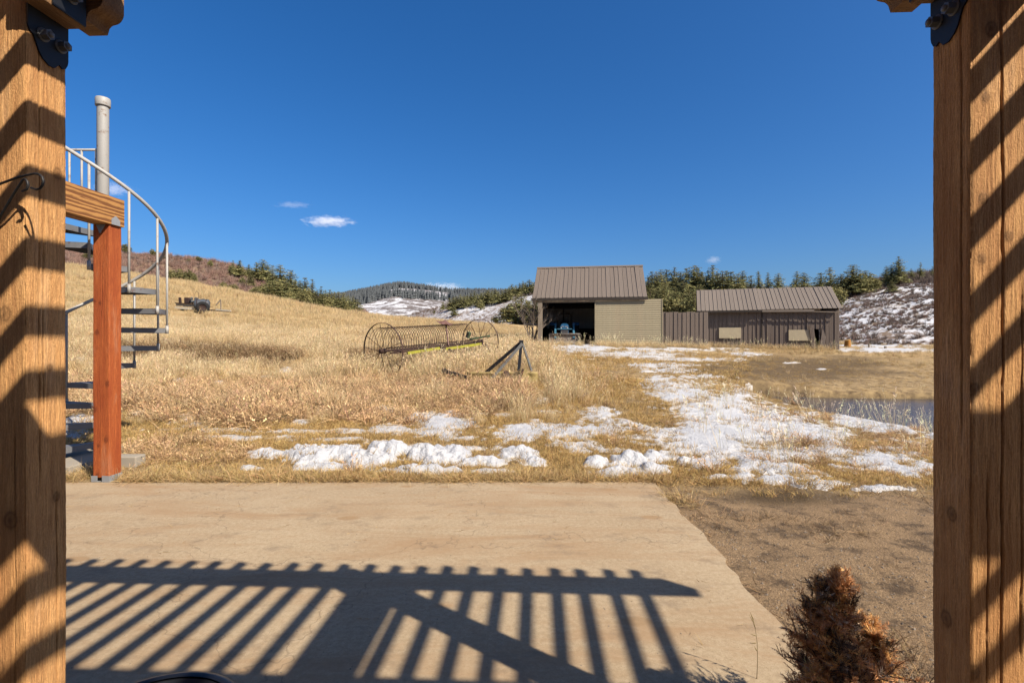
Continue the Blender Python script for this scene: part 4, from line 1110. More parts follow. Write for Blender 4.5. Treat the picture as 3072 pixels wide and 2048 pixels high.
MB().bar(sp(1490, 790, .3), sp(1640, 620, .3), .05, .06).bar(sp(1640, 620, .3), sp(1650, 930, .3), .05, .05).build('hitch_stand', M_GREYPOST, spr)

# ------------------------------------------------------------------ small things by the low shed
gq = ground_at(2540, 1040); gq = Vector((gq.x, min(gq.y, 34), 0)); gq.x = (2543 - 1536) / F * gq.y; gq.z = h1(gq.x, gq.y)
M_STUMP = wood('orange_cut_log', (0.62, 0.30, 0.05), (0.33, 0.13, 0.02), 'z', 8)
M_CUT = wood('yellow_cut_face', (0.70, 0.48, 0.16), (0.5, 0.28, 0.08), 'x', 10)
stp = thing('tree_stump', 'orange split log stump at the end of the low shed', 'stump', tuple(gq), 0)
prof = []
mb = MB(); N = 18; vs = []; fs = []
for j, (r, z) in enumerate(((.24, -.1), (.21, .05), (.18, .22), (.175, .40), (.17, .47))):
    for k in range(N):
        a = 2 * math.pi * k / N; rr = r * (1 + .10 * math.sin(3 * a + 1) + .06 * math.sin(7 * a)); vs.append((rr * math.cos(a), rr * math.sin(a), z + (.05 * math.cos(a) if j == 4 else 0)))
for j in range(4):
    for k in range(N): fs.append((j * N + k, j * N + (k + 1) % N, (j + 1) * N + (k + 1) % N, (j + 1) * N + k))
mb.add(vs, fs, True).build('trunk', M_STUMP, stp)
MB().add([(v[0], v[1], v[2] + .002) for v in vs[-N:]], [tuple(range(N))]).build('cut_face', M_CUT, stp)
for i, (px, py, hh, lab) in enumerate(((2606, 1036, .28, 'short dark wooden stake standing right of the orange stump'), (2656, 1044, .14, 'lowest worn stake stub far right of the orange stump'))):
    g = ground_at(px, py + 2); Yp = min(g.y, 33); x = (px - 1536) / F * Yp
    o = MB().box((-.045, -.045, -.1), (.045, .045, hh), Matrix.Rotation(.08, 4, 'Y'), bev=.008).build('stake', M_GREYPOST); o.location = (x, Yp, h1(x, Yp)); tag(o, lab, 'stake')

# ================================================================== VEGETATION
def mat_blade(name, var=0.5, rough=0.9, trans=0.35, level=None):
    """Leaf and straw material: the blade's own colour (attribute bc) with patchy variation over the ground."""
    t = NT(name); v = t.coord('Position')
    n = t.noise(v, 0.8, 4, 0.6); n2 = t.noise(v, 5.0, 3, 0.6)
    c = t.attr('bc', 'Color')
    r = t.n('ObjectInfo').outputs['Random']
    k = t.math('ADD', t.math('MULTIPLY', n, var), t.math('MULTIPLY', r, 0.35))
    k = t.math('ADD', k, t.math('MULTIPLY', n2, 0.3))
    k = t.math('ADD', k, 0.98 - 0.5 * var - 0.325)
    c = t.mix(1.0, c, t.n('CombineColor', {0: k, 1: k, 2: k}).outputs[0], 'MULTIPLY')
    kk = ALB if level is None else level
    c = t.mix(1.0, c, (kk, kk, kk), 'MULTIPLY')
    t.put(t.b.inputs['Base Color'], c); t.b.inputs['Roughness'].default_value = rough
    t.b.inputs['Specular IOR Level'].default_value = 0.15
    tr = t.n('BsdfTranslucent', {'Color': c})
    mx = t.n('MixShader', {0: trans, 1: t.b.outputs[0], 2: tr.outputs[0]})
    t.t.links.new(mx.outputs[0], t.t.nodes['Material Output'].inputs['Surface'])
    return t.m

def ribbons(P0, DIR, L, W, bend, col0, col1, rng, nseg=3, droop=0.0):
    """n blades: base points P0 (n,3), unit directions DIR, lengths, widths, sideways bend; returns verts, tris, colours."""
    n = len(P0)
    side = np.cross(DIR, rng.normal(size=(n, 3))); side /= np.linalg.norm(side, axis=1)[:, None] + 1e-9
    bd = np.cross(side, DIR)
    V, C = [], []
    for k in range(nseg + 1):
        s = k / nseg
        c = P0 + DIR * (L * s)[:, None] + bd * (bend * L * s * s)[:, None]
        c[:, 2] -= droop * L * s * s
        w = (W * (1 - s) ** 0.7 * 0.5)[:, None]
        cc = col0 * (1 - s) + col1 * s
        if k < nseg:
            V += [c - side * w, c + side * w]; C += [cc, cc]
        else:
            V.append(c); C.append(cc)
    m = 2 * nseg + 1
    V = np.stack(V, 1).reshape(-1, 3); C = np.stack(C, 1).reshape(-1, 3)
    f = []
    for k in range(nseg - 1): f += [[2 * k, 2 * k + 1, 2 * k + 3], [2 * k, 2 * k + 3, 2 * k + 2]]
    f.append([2 * nseg - 2, 2 * nseg - 1, 2 * nseg])
    F_ = (np.arange(n)[:, None, None] * m + np.array(f)[None]).reshape(-1, 3)
    return V, F_, C

def blade_mesh(name, parts, mat):
    V, F_, C, b = [], [], [], 0
    for (v, f, c) in parts:
        V.append(v); F_.append(f + b); C.append(c); b += len(v)
    me = np_mesh(name, np.concatenate(V), np.concatenate(F_))
    C = np.clip(np.concatenate(C), 0, 1)
    attr(me, 'bc', np.concatenate([C, np.ones((len(C), 1))], 1), 'FLOAT_COLOR')
    me.materials.append(mat)
    return me

def tuft(name, mat, seed, nb, h, hvar, spread, lean, width, bend, base, tip, cv=0.22, droop=0.1, heads=0, nseg=3):
    rng = np.random.default_rng(seed)
    r = spread * np.sqrt(rng.random(nb)); a = rng.random(nb) * 2 * np.pi
    P0 = np.stack([r * np.cos(a), r * np.sin(a), -0.01 * np.ones(nb)], 1)
    d = np.stack([lean * rng.normal(size=nb) + 0.5 * lean * np.cos(a) * r / spread, lean * rng.normal(size=nb) + 0.5 * lean * np.sin(a) * r / spread, np.ones(nb)], 1)
    d /= np.linalg.norm(d, axis=1)[:, None]
    L = h * (1 - hvar + 2 * hvar * rng.random(nb)); W = width * (0.6 + 0.8 * rng.random(nb))
    k = (1 + cv * rng.normal(size=(nb, 1))) * np.array([1, 1, 1]) + 0.05 * rng.normal(size=(nb, 3))
    parts = [ribbons(P0, d, L, W, bend * rng.normal(size=nb), np.array(base) * k, np.array(tip) * k, rng, nseg, droop)]
    if heads:
        i = rng.choice(nb, heads, replace=False)
        for q in range(5):
            s = 0.72 + 0.06 * q
            p = P0[i] + d[i] * (L[i] * s)[:, None]; p[:, 2] -= droop * L[i] * s * s
            dd = d[i] + 0.55 * rng.normal(size=(heads, 3)); dd /= np.linalg.norm(dd, axis=1)[:, None]
            parts.append(ribbons(p, dd, np.full(heads, .035 * h / .5 * 1.2), np.full(heads, width * 2.2), np.zeros(heads), np.array(tip) * k[i], np.array(tip) * k[i] * 1.05, rng, 2))
    return blade_mesh(name, parts, mat)

def scatter(name, pts, protos, scl, rng, label, cat, tilt=0.12, kind='stuff'):
    """One object of many instances of the prototype meshes, placed by geometry nodes."""
    n = len(pts)
    me = bpy.data.meshes.new(name)
    me.vertices.add(n); me.vertices.foreach_set('co', np.asarray(pts, np.float32).ravel())
    rot = np.stack([rng.normal(size=n) * tilt, rng.normal(size=n) * tilt, rng.random(n) * 2 * np.pi], 1)
    attr(me, 'rot', rot, 'FLOAT_VECTOR')
    scl = np.asarray(scl, np.float32)
    attr(me, 'scl', scl if scl.ndim == 2 else np.repeat(scl[:, None], 3, 1), 'FLOAT_VECTOR')
    a = me.attributes.new('idx', 'INT', 'POINT'); a.data.foreach_set('value', rng.integers(0, len(protos), n).astype(np.int32))
    o = link(bpy.data.objects.new(name, me))
    ng = bpy.data.node_groups.new(name, 'GeometryNodeTree')
    ng.interface.new_socket('Geometry', in_out='INPUT', socket_type='NodeSocketGeometry')
    ng.interface.new_socket('Geometry', in_out='OUTPUT', socket_type='NodeSocketGeometry')
    N, Lk = ng.nodes, ng.links
    gi, go = N.new('NodeGroupInput'), N.new('NodeGroupOutput')
    jn = N.new('GeometryNodeJoinGeometry')
    for p in protos:
        po = bpy.data.objects.new(p.name + '_source', p)
        oi = N.new('GeometryNodeObjectInfo'); oi.inputs['Object'].default_value = po; oi.inputs['As Instance'].default_value = True
        Lk.new(oi.outputs['Geometry'], jn.inputs[0])
    ip = N.new('GeometryNodeInstanceOnPoints'); ip.inputs['Pick Instance'].default_value = True
    def na(nm, typ):
        q = N.new('GeometryNodeInputNamedAttribute'); q.data_type = typ; q.inputs['Name'].default_value = nm; return q.outputs['Attribute']
    er = N.new('FunctionNodeEulerToRotation')
    Lk.new(na('rot', 'FLOAT_VECTOR'), er.inputs[0])
    Lk.new(gi.outputs[0], ip.inputs['Points']); Lk.new(jn.outputs[0], ip.inputs['Instance'])
    Lk.new(na('idx', 'INT'), ip.inputs['Instance Index']); Lk.new(er.outputs[0], ip.inputs['Rotation']); Lk.new(na('scl', 'FLOAT_VECTOR'), ip.inputs['Scale'])
    Lk.new(ip.outputs[0], go.inputs[0])
    md = o.modifiers.new('scatter', 'NODES'); md.node_group = ng
    return tag(o, label, cat, kind=kind)

def sample(y0, y1, density, rng, u0=-1.0, u1=0.95):
    n = int(density * (u1 - u0) * (y1 * y1 - y0 * y0) / 2)
    Y = np.sqrt(y0 * y0 + rng.random(n) * (y1 * y1 - y0 * y0)); X = (u0 + (u1 - u0) * rng.random(n)) * Y
    Z = height(X, Y); D = snow_depth(X, Y, Z); px, py = to_px(X, Y, Z)
    return X, Y, Z, D, px, py

def inside_sheds(X, Y, pad=0.0):
    m = np.zeros(len(X), bool)
    for (o, w, d) in ((shed1, 5.95, 4.5), (screen, 2.2, .3), (shed2, 7.0, 5.0)):
        a = -o.rotation_euler.z
        dx, dy = X - o.location.x, Y - o.location.y
        lx, ly = dx * math.cos(a) - dy * math.sin(a), dx * math.sin(a) + dy * math.cos(a)
        m |= (lx > -.05) & (lx < w) & (ly > -.02 - pad) & (ly < d)
    m |= (X > 1.2) & (X < 4.2) & (Y > 24.2) & (Y < 30)
    return m

def blob(px, py, x, y, a, b, n=0): return np.hypot((px - x) / a, (py - y) / b) + n < 1

M_STRAW = mat_blade('golden_straw', level=.73); M_WEED = mat_blade('brown_weed', 0.6, trans=0.25, level=.86); M_LAWN = mat_blade('yellow_lawn_thatch', 0.6, level=.80); M_REED = mat_blade('bleached_reed', 0.3, level=.9)
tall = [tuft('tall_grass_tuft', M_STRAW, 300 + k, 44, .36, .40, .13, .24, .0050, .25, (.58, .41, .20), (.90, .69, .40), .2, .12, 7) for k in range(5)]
far_t = [tuft('field_grass_tuft', M_STRAW, 320 + k, 40, .40, .35, .28, .22, .016, .2, (.54, .385, .19), (.76, .575, .315), .16, .10, 0, 2) for k in range(4)]
weed = [tuft('weed_tuft', M_WEED, 340 + k, 60, .30, .45, .12, .62, .0070, .75, (.30, .18, .09), (.68, .46, .25), .3, .35, 10) for k in range(5)]
lawn = [tuft('lawn_tuft', M_LAWN, 360 + k, 34, .075, .45, .085, .55, .0042, .5, (.34, .215, .085), (.74, .51, .20), .25, .25, 0, 2) for k in range(5)]
thatch = [tuft('thatch_tuft', M_LAWN, 380 + k, 30, .13, .4, .10, 1.5, .0045, .6, (.40, .26, .11), (.76, .55, .27), .28, .2, 0, 2) for k in range(4)]
reed = [tuft('reed_tuft', M_REED, 400 + k, 9, .62, .35, .12, .17, .0055, .12, (.52, .40, .23), (.82, .68, .46), .15, .05, 5) for k in range(4)]

rng = np.random.default_rng(5)
def put(name, zones, protos, keep, scale, label, cat='grass', tilt=.12, z=0.0):
    P, S = [], []
    for (y0, y1, dens, *u) in zones:
        X, Y, Z, D, px, py = sample(y0, y1, dens, rng, *u)
        n = fbm(X * .7, Y * .7, 90, 3)
        k = keep(X, Y, px, py, D, n) > rng.random(len(X))
        k &= (pond_in(X, Y) < -.05) & ~inside_sheds(X, Y)
        k &= ~((Y < 5.52) & (X < 1.60)) & ~((X < -4.95) & (Y > 5.6) & (Y < 6.5)) & ~((X < -4.33) & (X > -4.65) & (Y > 5.9) & (Y < 6.15))
        s = scale(X, Y, px, py, n) * (0.7 + 0.6 * rng.random(len(X)))
        P.append(np.stack([X, Y, Z + z + np.maximum(D, 0) * .8], 1)[k]); S.append(s[k])
    return scatter(name, np.concatenate(P), protos, np.concatenate(S), rng, label, cat, tilt)

def weed_zone(px, py, n):
    w = blob(px, py, 700, 1215, 420, 68, .35 * n) | blob(px, py, 1130, 1205, 300, 72, .35 * n) | blob(px, py, 1420, 1190, 200, 62, .35 * n) | blob(px, py, 560, 1360, 210, 40, .4 * n)
    return w | blob(px, py, 2700, 1330, 190, 50, .5 * n) | blob(px, py, 2420, 1385, 55, 70, .2 * n) | blob(px, py, 2680, 1420, 170, 30, .4 * n) | blob(px, py, 1720, 1100, 60, 30, .3 * n) | blob(px, py, 250, 1200, 140, 60, .3 * n)

def drive(px, py): return ((px > 1600 + 2.2 * (py - 1040)) & (py > 1030) & (px < 3000)) | ((px > 1620) & (py < 1085) & (py > 1026))

def k_tall(X, Y, px, py, D, n):
    p = np.where(px < 1560 + 0.9 * np.clip(py - 1040, 0, 400) + 120 * n, 1.0, 0.05)
    p = np.where(py > 1275, p * .04, p); p = np.where(py > 1235, p * .5, p)
    p = np.where(weed_zone(px, py, n), p * .45, p)
    p = np.where(drive(px, py), p * .25, p)
    p = np.where(D > .005, p * .06, p)
    p = np.where(np.hypot((px - 1500) / 150, (py - 1165) / 40) < 1, p * .25, p)
    return p * np.clip(.75 + .9 * n, .15, 1)
def s_tall(X, Y, px, py, n):
    s = np.where(px > 1900, .42, 1.0) * np.clip(.85 + .5 * n, .4, 1.4)
    s = np.where((px > 950) & (px < 1750) & (n > .12), s * 1.45, s)
    s = np.where(np.hypot((px - 1500) / 170, (py - 1170) / 45) < 1, s * .45, s)
    return np.where(py > 1235, s * .7, s) * np.where(Y < 11, .68, .98)
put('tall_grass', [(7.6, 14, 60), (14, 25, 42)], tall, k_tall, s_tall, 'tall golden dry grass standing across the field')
def k_far(X, Y, px, py, D, n):
    p = np.where(px < 1640, 1.0, np.where(px < 1990, .8, .75)); p = np.where(D > .005, .03, p)
    p = np.where((px > 1990) & (Y < 23), .35, p)
    p = np.where(np.hypot((px - 605) / 95, (py - 948) / 22) < 1, p * .18, p)
    return p * np.clip(.8 + .6 * n, .2, 1)
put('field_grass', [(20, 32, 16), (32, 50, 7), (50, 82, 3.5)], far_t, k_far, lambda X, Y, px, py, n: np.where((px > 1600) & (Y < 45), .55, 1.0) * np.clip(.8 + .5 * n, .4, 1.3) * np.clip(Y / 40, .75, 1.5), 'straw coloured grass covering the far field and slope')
# taller wisps along the front of the sheds
def shed_front():
    P = []
    for (o, w, n, d0, d1) in ((shed1, 5.9, 330, -1.1, -.08), (shed2, 6.3, 170, -.45, -.08), (screen, 2.1, 90, -.5, -.06)):
        lx = rng.random(n) * w; ly = d0 + (d1 - d0) * rng.random(n)
        if o is shed1: ly = np.where(lx < 2.75, ly - .55, ly); kk = (lx > 2.75) | (rng.random(n) < .30); lx, ly = lx[kk], ly[kk]
        a = o.rotation_euler.z
        X = o.location.x + lx * math.cos(a) - ly * math.sin(a); Y = o.location.y + lx * math.sin(a) + ly * math.cos(a)
        P.append(np.stack([X, Y, height(X, Y)], 1))
    P = np.concatenate(P)
    scatter('shed_front_grass', P, tall + reed[:1], .45 + .55 * rng.random(len(P)), rng, 'tall dry grass growing along the shed fronts', 'grass')
shed_front()
def k_weed(X, Y, px, py, D, n):
    p = np.where(weed_zone(px, py, n), 1.0, .02)
    p = np.where(D > .01, p * .12, p)
    return p * (py < 1425)
put('dead_weeds', [(5.6, 13.5, 42)], weed, k_weed, lambda X, Y, px, py, n: np.clip(.9 + .5 * n, .5, 1.4) * np.where(py > 1300, .7, 1.0) * np.where((px > 2430) & (py < 1345), .4, np.where(px > 2430, .75, 1.0)), 'tangled brown dead weeds between the snow and the rake', 'weeds', .2)
def k_lawn(X, Y, px, py, D, n):
    p = np.where((px > 1880) & (py < 1180), .5, 1.0)
    p = np.where(D > .03, .05, np.where(D > .008, .2, np.where(D > -.004, .7, p)))
    p = np.where((px > 1970) & (py > 1455), np.clip(.35 - (py - 1455) / 130, 0, 1) + .25 * (n > .25) * (py < 1560), p)
    return p
put('short_grass', [(5.3, 8.6, 210), (8.6, 13, 90), (13, 22, 26, -.35, .95), (2.6, 5.5, 60, .25, .95)], lawn, k_lawn,
    lambda X, Y, px, py, n: np.clip(1 + .5 * n, .5, 1.5) * np.where((px > 2250) & (py < 1330), .42, 1.0) * np.where(Y > 12, 1.9, np.where(Y > 8.6, 1.4, 1.0)), 'short yellow grass and turf round the snow', 'grass')
# thatch hanging over the far edge and creeping over the right edge of the slab
xs = -9.5 + 11.2 * rng.random(1500); ys = 5.50 + .20 * rng.random(1500) ** 1.5
xs2 = 1.49 + .22 * rng.random(120) ** 1.6; ys2 = 2.4 + 3.0 * rng.random(120)
kk = fbm(ys2 * 1.1, ys2 * 0, 96, 2) > 0.05
P = np.stack([np.concatenate([xs, xs2[kk]]), np.concatenate([ys, ys2[kk]]), np.full(1500 + kk.sum(), 0.0)], 1)
P = P[~((P[:, 0] < -4.2) & (P[:, 0] > -4.6) & (P[:, 1] < 5.62))]
scatter('edge_thatch', P, thatch, .55 + .7 * rng.random(len(P)), rng, 'matted dry thatch along the edges of the concrete', 'grass', .3)
# weeds along the little terrace bank, coloured dark for its band of shade
wk = [tuft('bank_weed_tuft', M_WEED, 350 + k, 60, .34, .4, .14, .5, .0075, .6, (.12, .075, .04), (.34, .225, .115), .3, .3, 8) for k in range(3)]
bx_ = np.linspace(320, 1210, 10); by_ = [ground_at(q, 1062 + .02 * (q - 600)).y for q in bx_]
P = []
for _ in range(520):
    px_ = rng.uniform(330, 900) if rng.random() < .8 else rng.uniform(1050, 1200)
    yy = np.interp(px_, bx_, by_) + rng.normal() * .35; xx = (px_ - 1536) / F * yy; P.append((xx, yy, 0))
P = np.array(P); P[:, 2] = height(P[:, 0], P[:, 1])
scatter('bank_weeds', P, wk, .6 + .6 * rng.random(len(P)), rng, 'dark line of weeds along the low bank in the field', 'weeds', .2)
# reeds round the pond
yr = 7.2 + 6.0 * rng.random(46); xr = POND_X0 - .20 + .75 * rng.random(46) + .25 * fbm(yr * 1.3, yr * 0, 97, 2)
xb = POND_X0 + .4 + 5.5 * rng.random(30); yb = POND_Y1 - .10 * (xb - 7) + .15 + .4 * rng.random(30)
P = np.stack([np.concatenate([xr, xb]), np.concatenate([yr, yb]), np.zeros(76)], 1); P[:, 2] = np.maximum(height(P[:, 0], P[:, 1]), WATER_Z - .12)
scatter('pond_reeds', P, reed, np.concatenate([.35 + .45 * rng.random(46), .15 + .15 * rng.random(30)]), rng, 'bleached reeds standing along the pond edge', 'reeds')
# lone stalks standing out of the snow
X, Y, Z, D, px, py = sample(5.8, 11, 4.0, rng, .2, .95)
k = (px > 2050) & (D > .0) & (pond_in(X, Y) < -.4)
scatter('snow_stalks', np.stack([X, Y, Z], 1)[k], reed[:2] + weed[:1], .45 + .5 * rng.random(k.sum()), rng, 'thin dry stalks poking through the snow sheet', 'stalks', .15)

# ------------------------------------------------------------------ gravel on the yard
def stones():
    out = []
    M = plain('yard_pebble', (0.30, 0.24, 0.18), .9, var=.5, scale=3)
    for k in range(4):
        bm = bmesh.new(); bmesh.ops.create_icosphere(bm, subdivisions=1, radius=1)
        r = random.Random(k)
        for v in bm.verts: v.co *= r.uniform(.7, 1.2); v.co.z *= .55
        me = bpy.data.meshes.new('pebble'); bm.to_mesh(me); bm.free(); me.materials.append(M); out.append(me)
    return out
n = 5200
Yp = 1.9 + 3.5 * rng.random(n) ** .8; Xp = 1.50 + (Yp * .95 - 1.2) * rng.random(n)
k = fbm(Xp * 1.2, Yp * 1.2, 98, 3) + .55 > rng.random(n)
Xp, Yp = Xp[k], Yp[k]
scatter('yard_gravel', np.stack([Xp, Yp, height(Xp, Yp)], 1), stones(), .003 + .008 * rng.random(len(Xp)) ** 2.5, rng, 'fine grey brown gravel scattered over the dirt yard', 'gravel', .5)
straw = [tuft('loose_straw', M_STRAW, 395 + k, 2, .05, .5, .02, 9, .0028, .3, (.40, .27, .12), (.62, .45, .22), .3, 0, 0, 2) for k in range(3)]
n = 260
Xp = -4.3 + 5.7 * rng.random(n); Yp = 5.45 - 3.1 * rng.random(n) ** 2.2
scatter('slab_straw', np.stack([Xp, Yp, np.full(n, .012)], 1), straw, .4 + .8 * rng.random(n), rng, 'loose bits of straw lying on the concrete', 'straw', .05)
n = 1700
Xp = -4.2 + 5.6 * rng.random(n); Yp = 2.2 + 3.2 * rng.random(n)
scatter('slab_grit', np.stack([Xp, Yp, np.zeros(n)], 1), stones(), .0015 + .004 * rng.random(n) ** 3, rng, 'specks of grit lying on the concrete', 'grit', .5)

lit = [tuft('litter_tuft', M_WEED, 390 + k, 26, .10, .5, .10, 2.4, .0045, .8, (.16, .10, .05), (.50, .34, .18), .35, .15, 0, 2) for k in range(3)]
n = 900
Yp = 2.2 + 3.4 * rng.random(n); Xp = 1.50 + (Yp * .93 - 1.2) * rng.random(n) ** 1.1
k = (fbm(Xp * 1.1, Yp * 1.6, 99, 4) + .25 * (Xp < 1.9) + .5 * smooth(4.4, 5.3, Yp)) > .22
Xp, Yp = Xp[k], Yp[k]
scatter('yard_litter', np.stack([Xp, Yp, height(Xp, Yp) - .005], 1), lit, .3 + .6 * rng.random(len(Xp)), rng, 'dead plant litter lying on the dirt yard', 'litter', .3)

# ------------------------------------------------------------------ conifers
def mat_bark():
    return plain('grey_brown_bark', (0.11, 0.078, 0.055), .95, var=.4, scale=14)
M_BARK = mat_bark()
M_NEEDLE = mat_blade('dark_conifer_needles', 0.9, trans=0.12, level=1.15)
M_JUNIP = mat_blade('olive_juniper_foliage', 0.8, trans=0.12, level=1.1)

def crown_mesh(name, mat, pts, size, col, rng, per=9, flat=.35):
    n = len(pts)
    P = np.repeat(pts, per, 0); S = np.repeat(size, per)
    P = P + rng.normal(size=(n * per, 3)) * (S * .35)[:, None] * np.array([1, 1, .6])
    d = rng.normal(size=(n * per, 3)); d[:, 2] = d[:, 2] * .5 + .15; d /= np.linalg.norm(d, axis=1)[:, None]
    shade = np.repeat(col, per, 0) * (1 + .25 * rng.normal(size=(n * per, 1)))
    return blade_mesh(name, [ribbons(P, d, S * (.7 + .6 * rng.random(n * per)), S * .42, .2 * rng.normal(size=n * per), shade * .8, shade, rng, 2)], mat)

def conifer(seed, kind):
    """Meshes (trunk, crown) of a tree 1 m tall."""
    rng = np.random.default_rng(seed)
    mb = MB()
    lean = rng.normal(size=2) * .015
    mb.tube([(lean[0] * t, lean[1] * t, t) for t in (-.03, .2, .45, .7, .9, .985)], [.028, .022, .016, .010, .005, .002], 7)
    pts, sz, col = [], [], []
    if kind == 'c':
        wd = rng.uniform(.19, .31); ex = rng.choice([.55, .7, .95])
        z = .10 + .06 * rng.random()
        while z < .985:
            t = (z - .1) / .9
            r = wd * (1 - t) ** ex * (1 + .25 * rng.normal()) + .012
            nb = rng.integers(4, 8)
            for a in rng.random() * 6.28 + np.arange(nb) * 6.283 / nb + rng.normal(size=nb) * .3:
                rr = r * rng.uniform(.55, 1.18)
                if rng.random() < .13: continue
                dz = -.10 * rr / wd * .6 + .02
                e = (rr * math.cos(a) + lean[0] * z, rr * math.sin(a) + lean[1] * z, z + dz)
                mb.tube([(lean[0] * z, lean[1] * z, z), e], [.006 * (1.1 - t), .0015], 3, cap=False)
                m = max(2, int(rr / .032))
                for q in range(m):
                    f = (q + .7) / m
                    pts.append([e[0] * f, e[1] * f, z + dz * f + .004 * rng.normal()]); sz.append(.054 * (1.1 - .78 * t) * rng.uniform(.7, 1.25))
                    c = np.array([.145, .145, .060]) if rng.random() < .6 else np.array([.23, .205, .085])
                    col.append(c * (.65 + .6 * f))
            z += .030 + .014 * rng.random()
    else:
        lobes = [(rng.normal() * .13, rng.normal() * .13, rng.uniform(.25, .62), rng.uniform(.16, .27)) for _ in range(9)] + [(0, 0, .72, .20), (0, 0, .45, .28)]
        for (x, y, z, r) in lobes:
            mb.tube([(0, 0, max(.02, z - .3)), (x, y, z)], [.012, .004], 4, cap=False)
            for _ in range(34):
                d = rng.normal(size=3); d /= np.linalg.norm(d); q = r * rng.uniform(.65, 1.08)
                p = np.array([x, y, z]) + d * q * np.array([1, 1, .95])
                if p[2] < .03: p[2] = .03 + .1 * rng.random()
                pts.append(p); sz.append(.075 * rng.uniform(.7, 1.2))
                c = np.array([.24, .21, .085]) if rng.random() < .6 else np.array([.16, .155, .065])
                col.append(c * (.7 + .35 * rng.random()))
    tr = mb.mesh('trunk'); tr.materials.append(M_BARK)
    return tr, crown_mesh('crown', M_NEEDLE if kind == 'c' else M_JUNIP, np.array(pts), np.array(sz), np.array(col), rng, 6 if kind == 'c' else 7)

PROTO = {'c': [conifer(500 + k, 'c') for k in range(7)], 'b': [conifer(540 + k, 'b') for k in range(5)]}
ORD = ['first', 'second', 'third', 'fourth', 'fifth', 'sixth', 'seventh', 'eighth', 'ninth', 'tenth', 'eleventh', 'twelfth', 'thirteenth', 'fourteenth', 'fifteenth', 'sixteenth',
       'seventeenth', 'eighteenth', 'nineteenth', 'twentieth'] + ['twenty-' + q for q in ('first', 'second', 'third', 'fourth', 'fifth', 'sixth', 'seventh', 'eighth', 'ninth')] + ['thirtieth', 'thirty-first', 'thirty-second', 'thirty-third']
def on_hill(many, px, py):
    s = np.linspace(0.0, 1.02, 240); P = many(np.full(240, float(px)), s)
    _, y = to_px(P[:, 0], P[:, 1], P[:, 2])
    i = np.nonzero(y <= py)[0]
    return P[i[0]] if len(i) else P[-2]
_tr = random.Random(9)
def plant(P, h, kind, label, group=None, wide=1.0):
    nm = 'conifer_tree' if kind == 'c' else 'juniper_tree'
    root = thing(nm, label, 'tree', (P[0], P[1], P[2] - .05 * h * .3), 0, group)
    root.rotation_euler = (_tr.gauss(0, .02), _tr.gauss(0, .02), _tr.uniform(0, 6.28)); w = h * wide * _tr.uniform(.65, 1.3); h = h * _tr.uniform(.9, 1.08); root.scale = (w, w, h)
    tr, cr = _tr.choice(PROTO[kind])
    obj('trunk', tr, None, root); obj('crown', cr, None, root)

def treeline(many, rows, what, group):
    rows = sorted(rows)
    for i, (px, by, ty, kind, *w) in enumerate(rows):
        P = on_hill(many, px, by)
        h = (by - ty) * P[1] / F * (1.12 if many is many_l else 1.03)
        pos = ORD[i]
        lab = f'{pos} {"conifer" if kind == "c" else "round juniper"} from the left {what}'
        plant(P, h, kind, lab, group, (w[0] if w else 1.0) * (1.25 if kind == 'c' else 1.0))

treeline(many_l, [(379, 764, 733, 'b'), (457, 770, 745, 'b'), (262, 778, 757, 'b', 1.4), (566, 791, 775, 'b', 1.5), (595, 786, 768, 'b', 1.4), (631, 804, 780, 'b', 1.3), (490, 780, 766, 'b', 1.4)], 'along the crest of the left brush hill', 'lone trees on the left hill crest')
treeline(many_l, [(516, 856, 818, 'b', 1.1), (541, 857, 803, 'b', .9), (566, 862, 812, 'b', .9), (582, 866, 826, 'b', .9)], 'in the green clump left of the brush hill', 'juniper clump on the left hill')
treeline(many_l, [(700, 830, 783, 'c', 1.3), (718, 832, 787, 'c', 1.4), (745, 834, 793, 'c', 1.4), (690, 826, 798, 'b'), (768, 845, 792, 'c', 1.4), (786, 848, 789, 'c', 1.3), (803, 852, 798, 'c', 1.3), (727, 856, 829, 'b', 1.3),
    (752, 862, 822, 'c', 1.4), (672, 880, 846, 'b', 1.2), (702, 880, 850, 'b', 1.2), (790, 893, 852, 'b', 1.2), (770, 895, 862, 'b', 1.3)], 'on the upper slope of the left hill', 'trees on the upper left slope')
treeline(many_l, [(820, 895, 808, 'c', 1.2), (836, 898, 798, 'c', 1.2), (850, 900, 822, 'c', 1.3), (812, 905, 850, 'c', 1.4), (830, 908, 838, 'c', 1.4), (872, 910, 820, 'c', 1.3), (858, 912, 850, 'c', 1.4), (885, 914, 845, 'c', 1.4), (900, 916, 842, 'c', 1.3), (918, 920, 838, 'c', 1.3), (938, 924, 848, 'c', 1.3),
    (925, 926, 868, 'b'), (950, 928, 870, 'c', 1.3), (961, 930, 857, 'c', 1.2), (975, 932, 872, 'c', 1.3), (990, 935, 876, 'c', 1.3), (1005, 938, 875, 'c', 1.3), (1018, 940, 884, 'c', 1.3), (1030, 942, 882, 'c', 1.3), (1045, 944, 888, 'c', 1.3), (1060, 946, 892, 'c', 1.4), (1072, 948, 902, 'c', 1.4),
    (905, 922, 870, 'b'), (870, 916, 868, 'b'), (848, 908, 862, 'b'), (982, 938, 895, 'b'), (1038, 946, 905, 'b')], 'in the dense left slope belt', 'dense conifer belt down the left slope')
rt = []
for (x, ty) in ((1947, 836), (1957, 819), (1972, 811), (1986, 811), (2004, 810), (2022, 806), (2040, 822), (2058, 802), (2076, 804), (2095, 802), (2110, 822), (2123, 810), (2138, 802), (2152, 818), (2167, 810), (2183, 816), (2199, 810), (2214, 820), (2228, 817)):
    rt.append((x, 905 + _tr.randint(-8, 12), ty, 'c', 1.35))
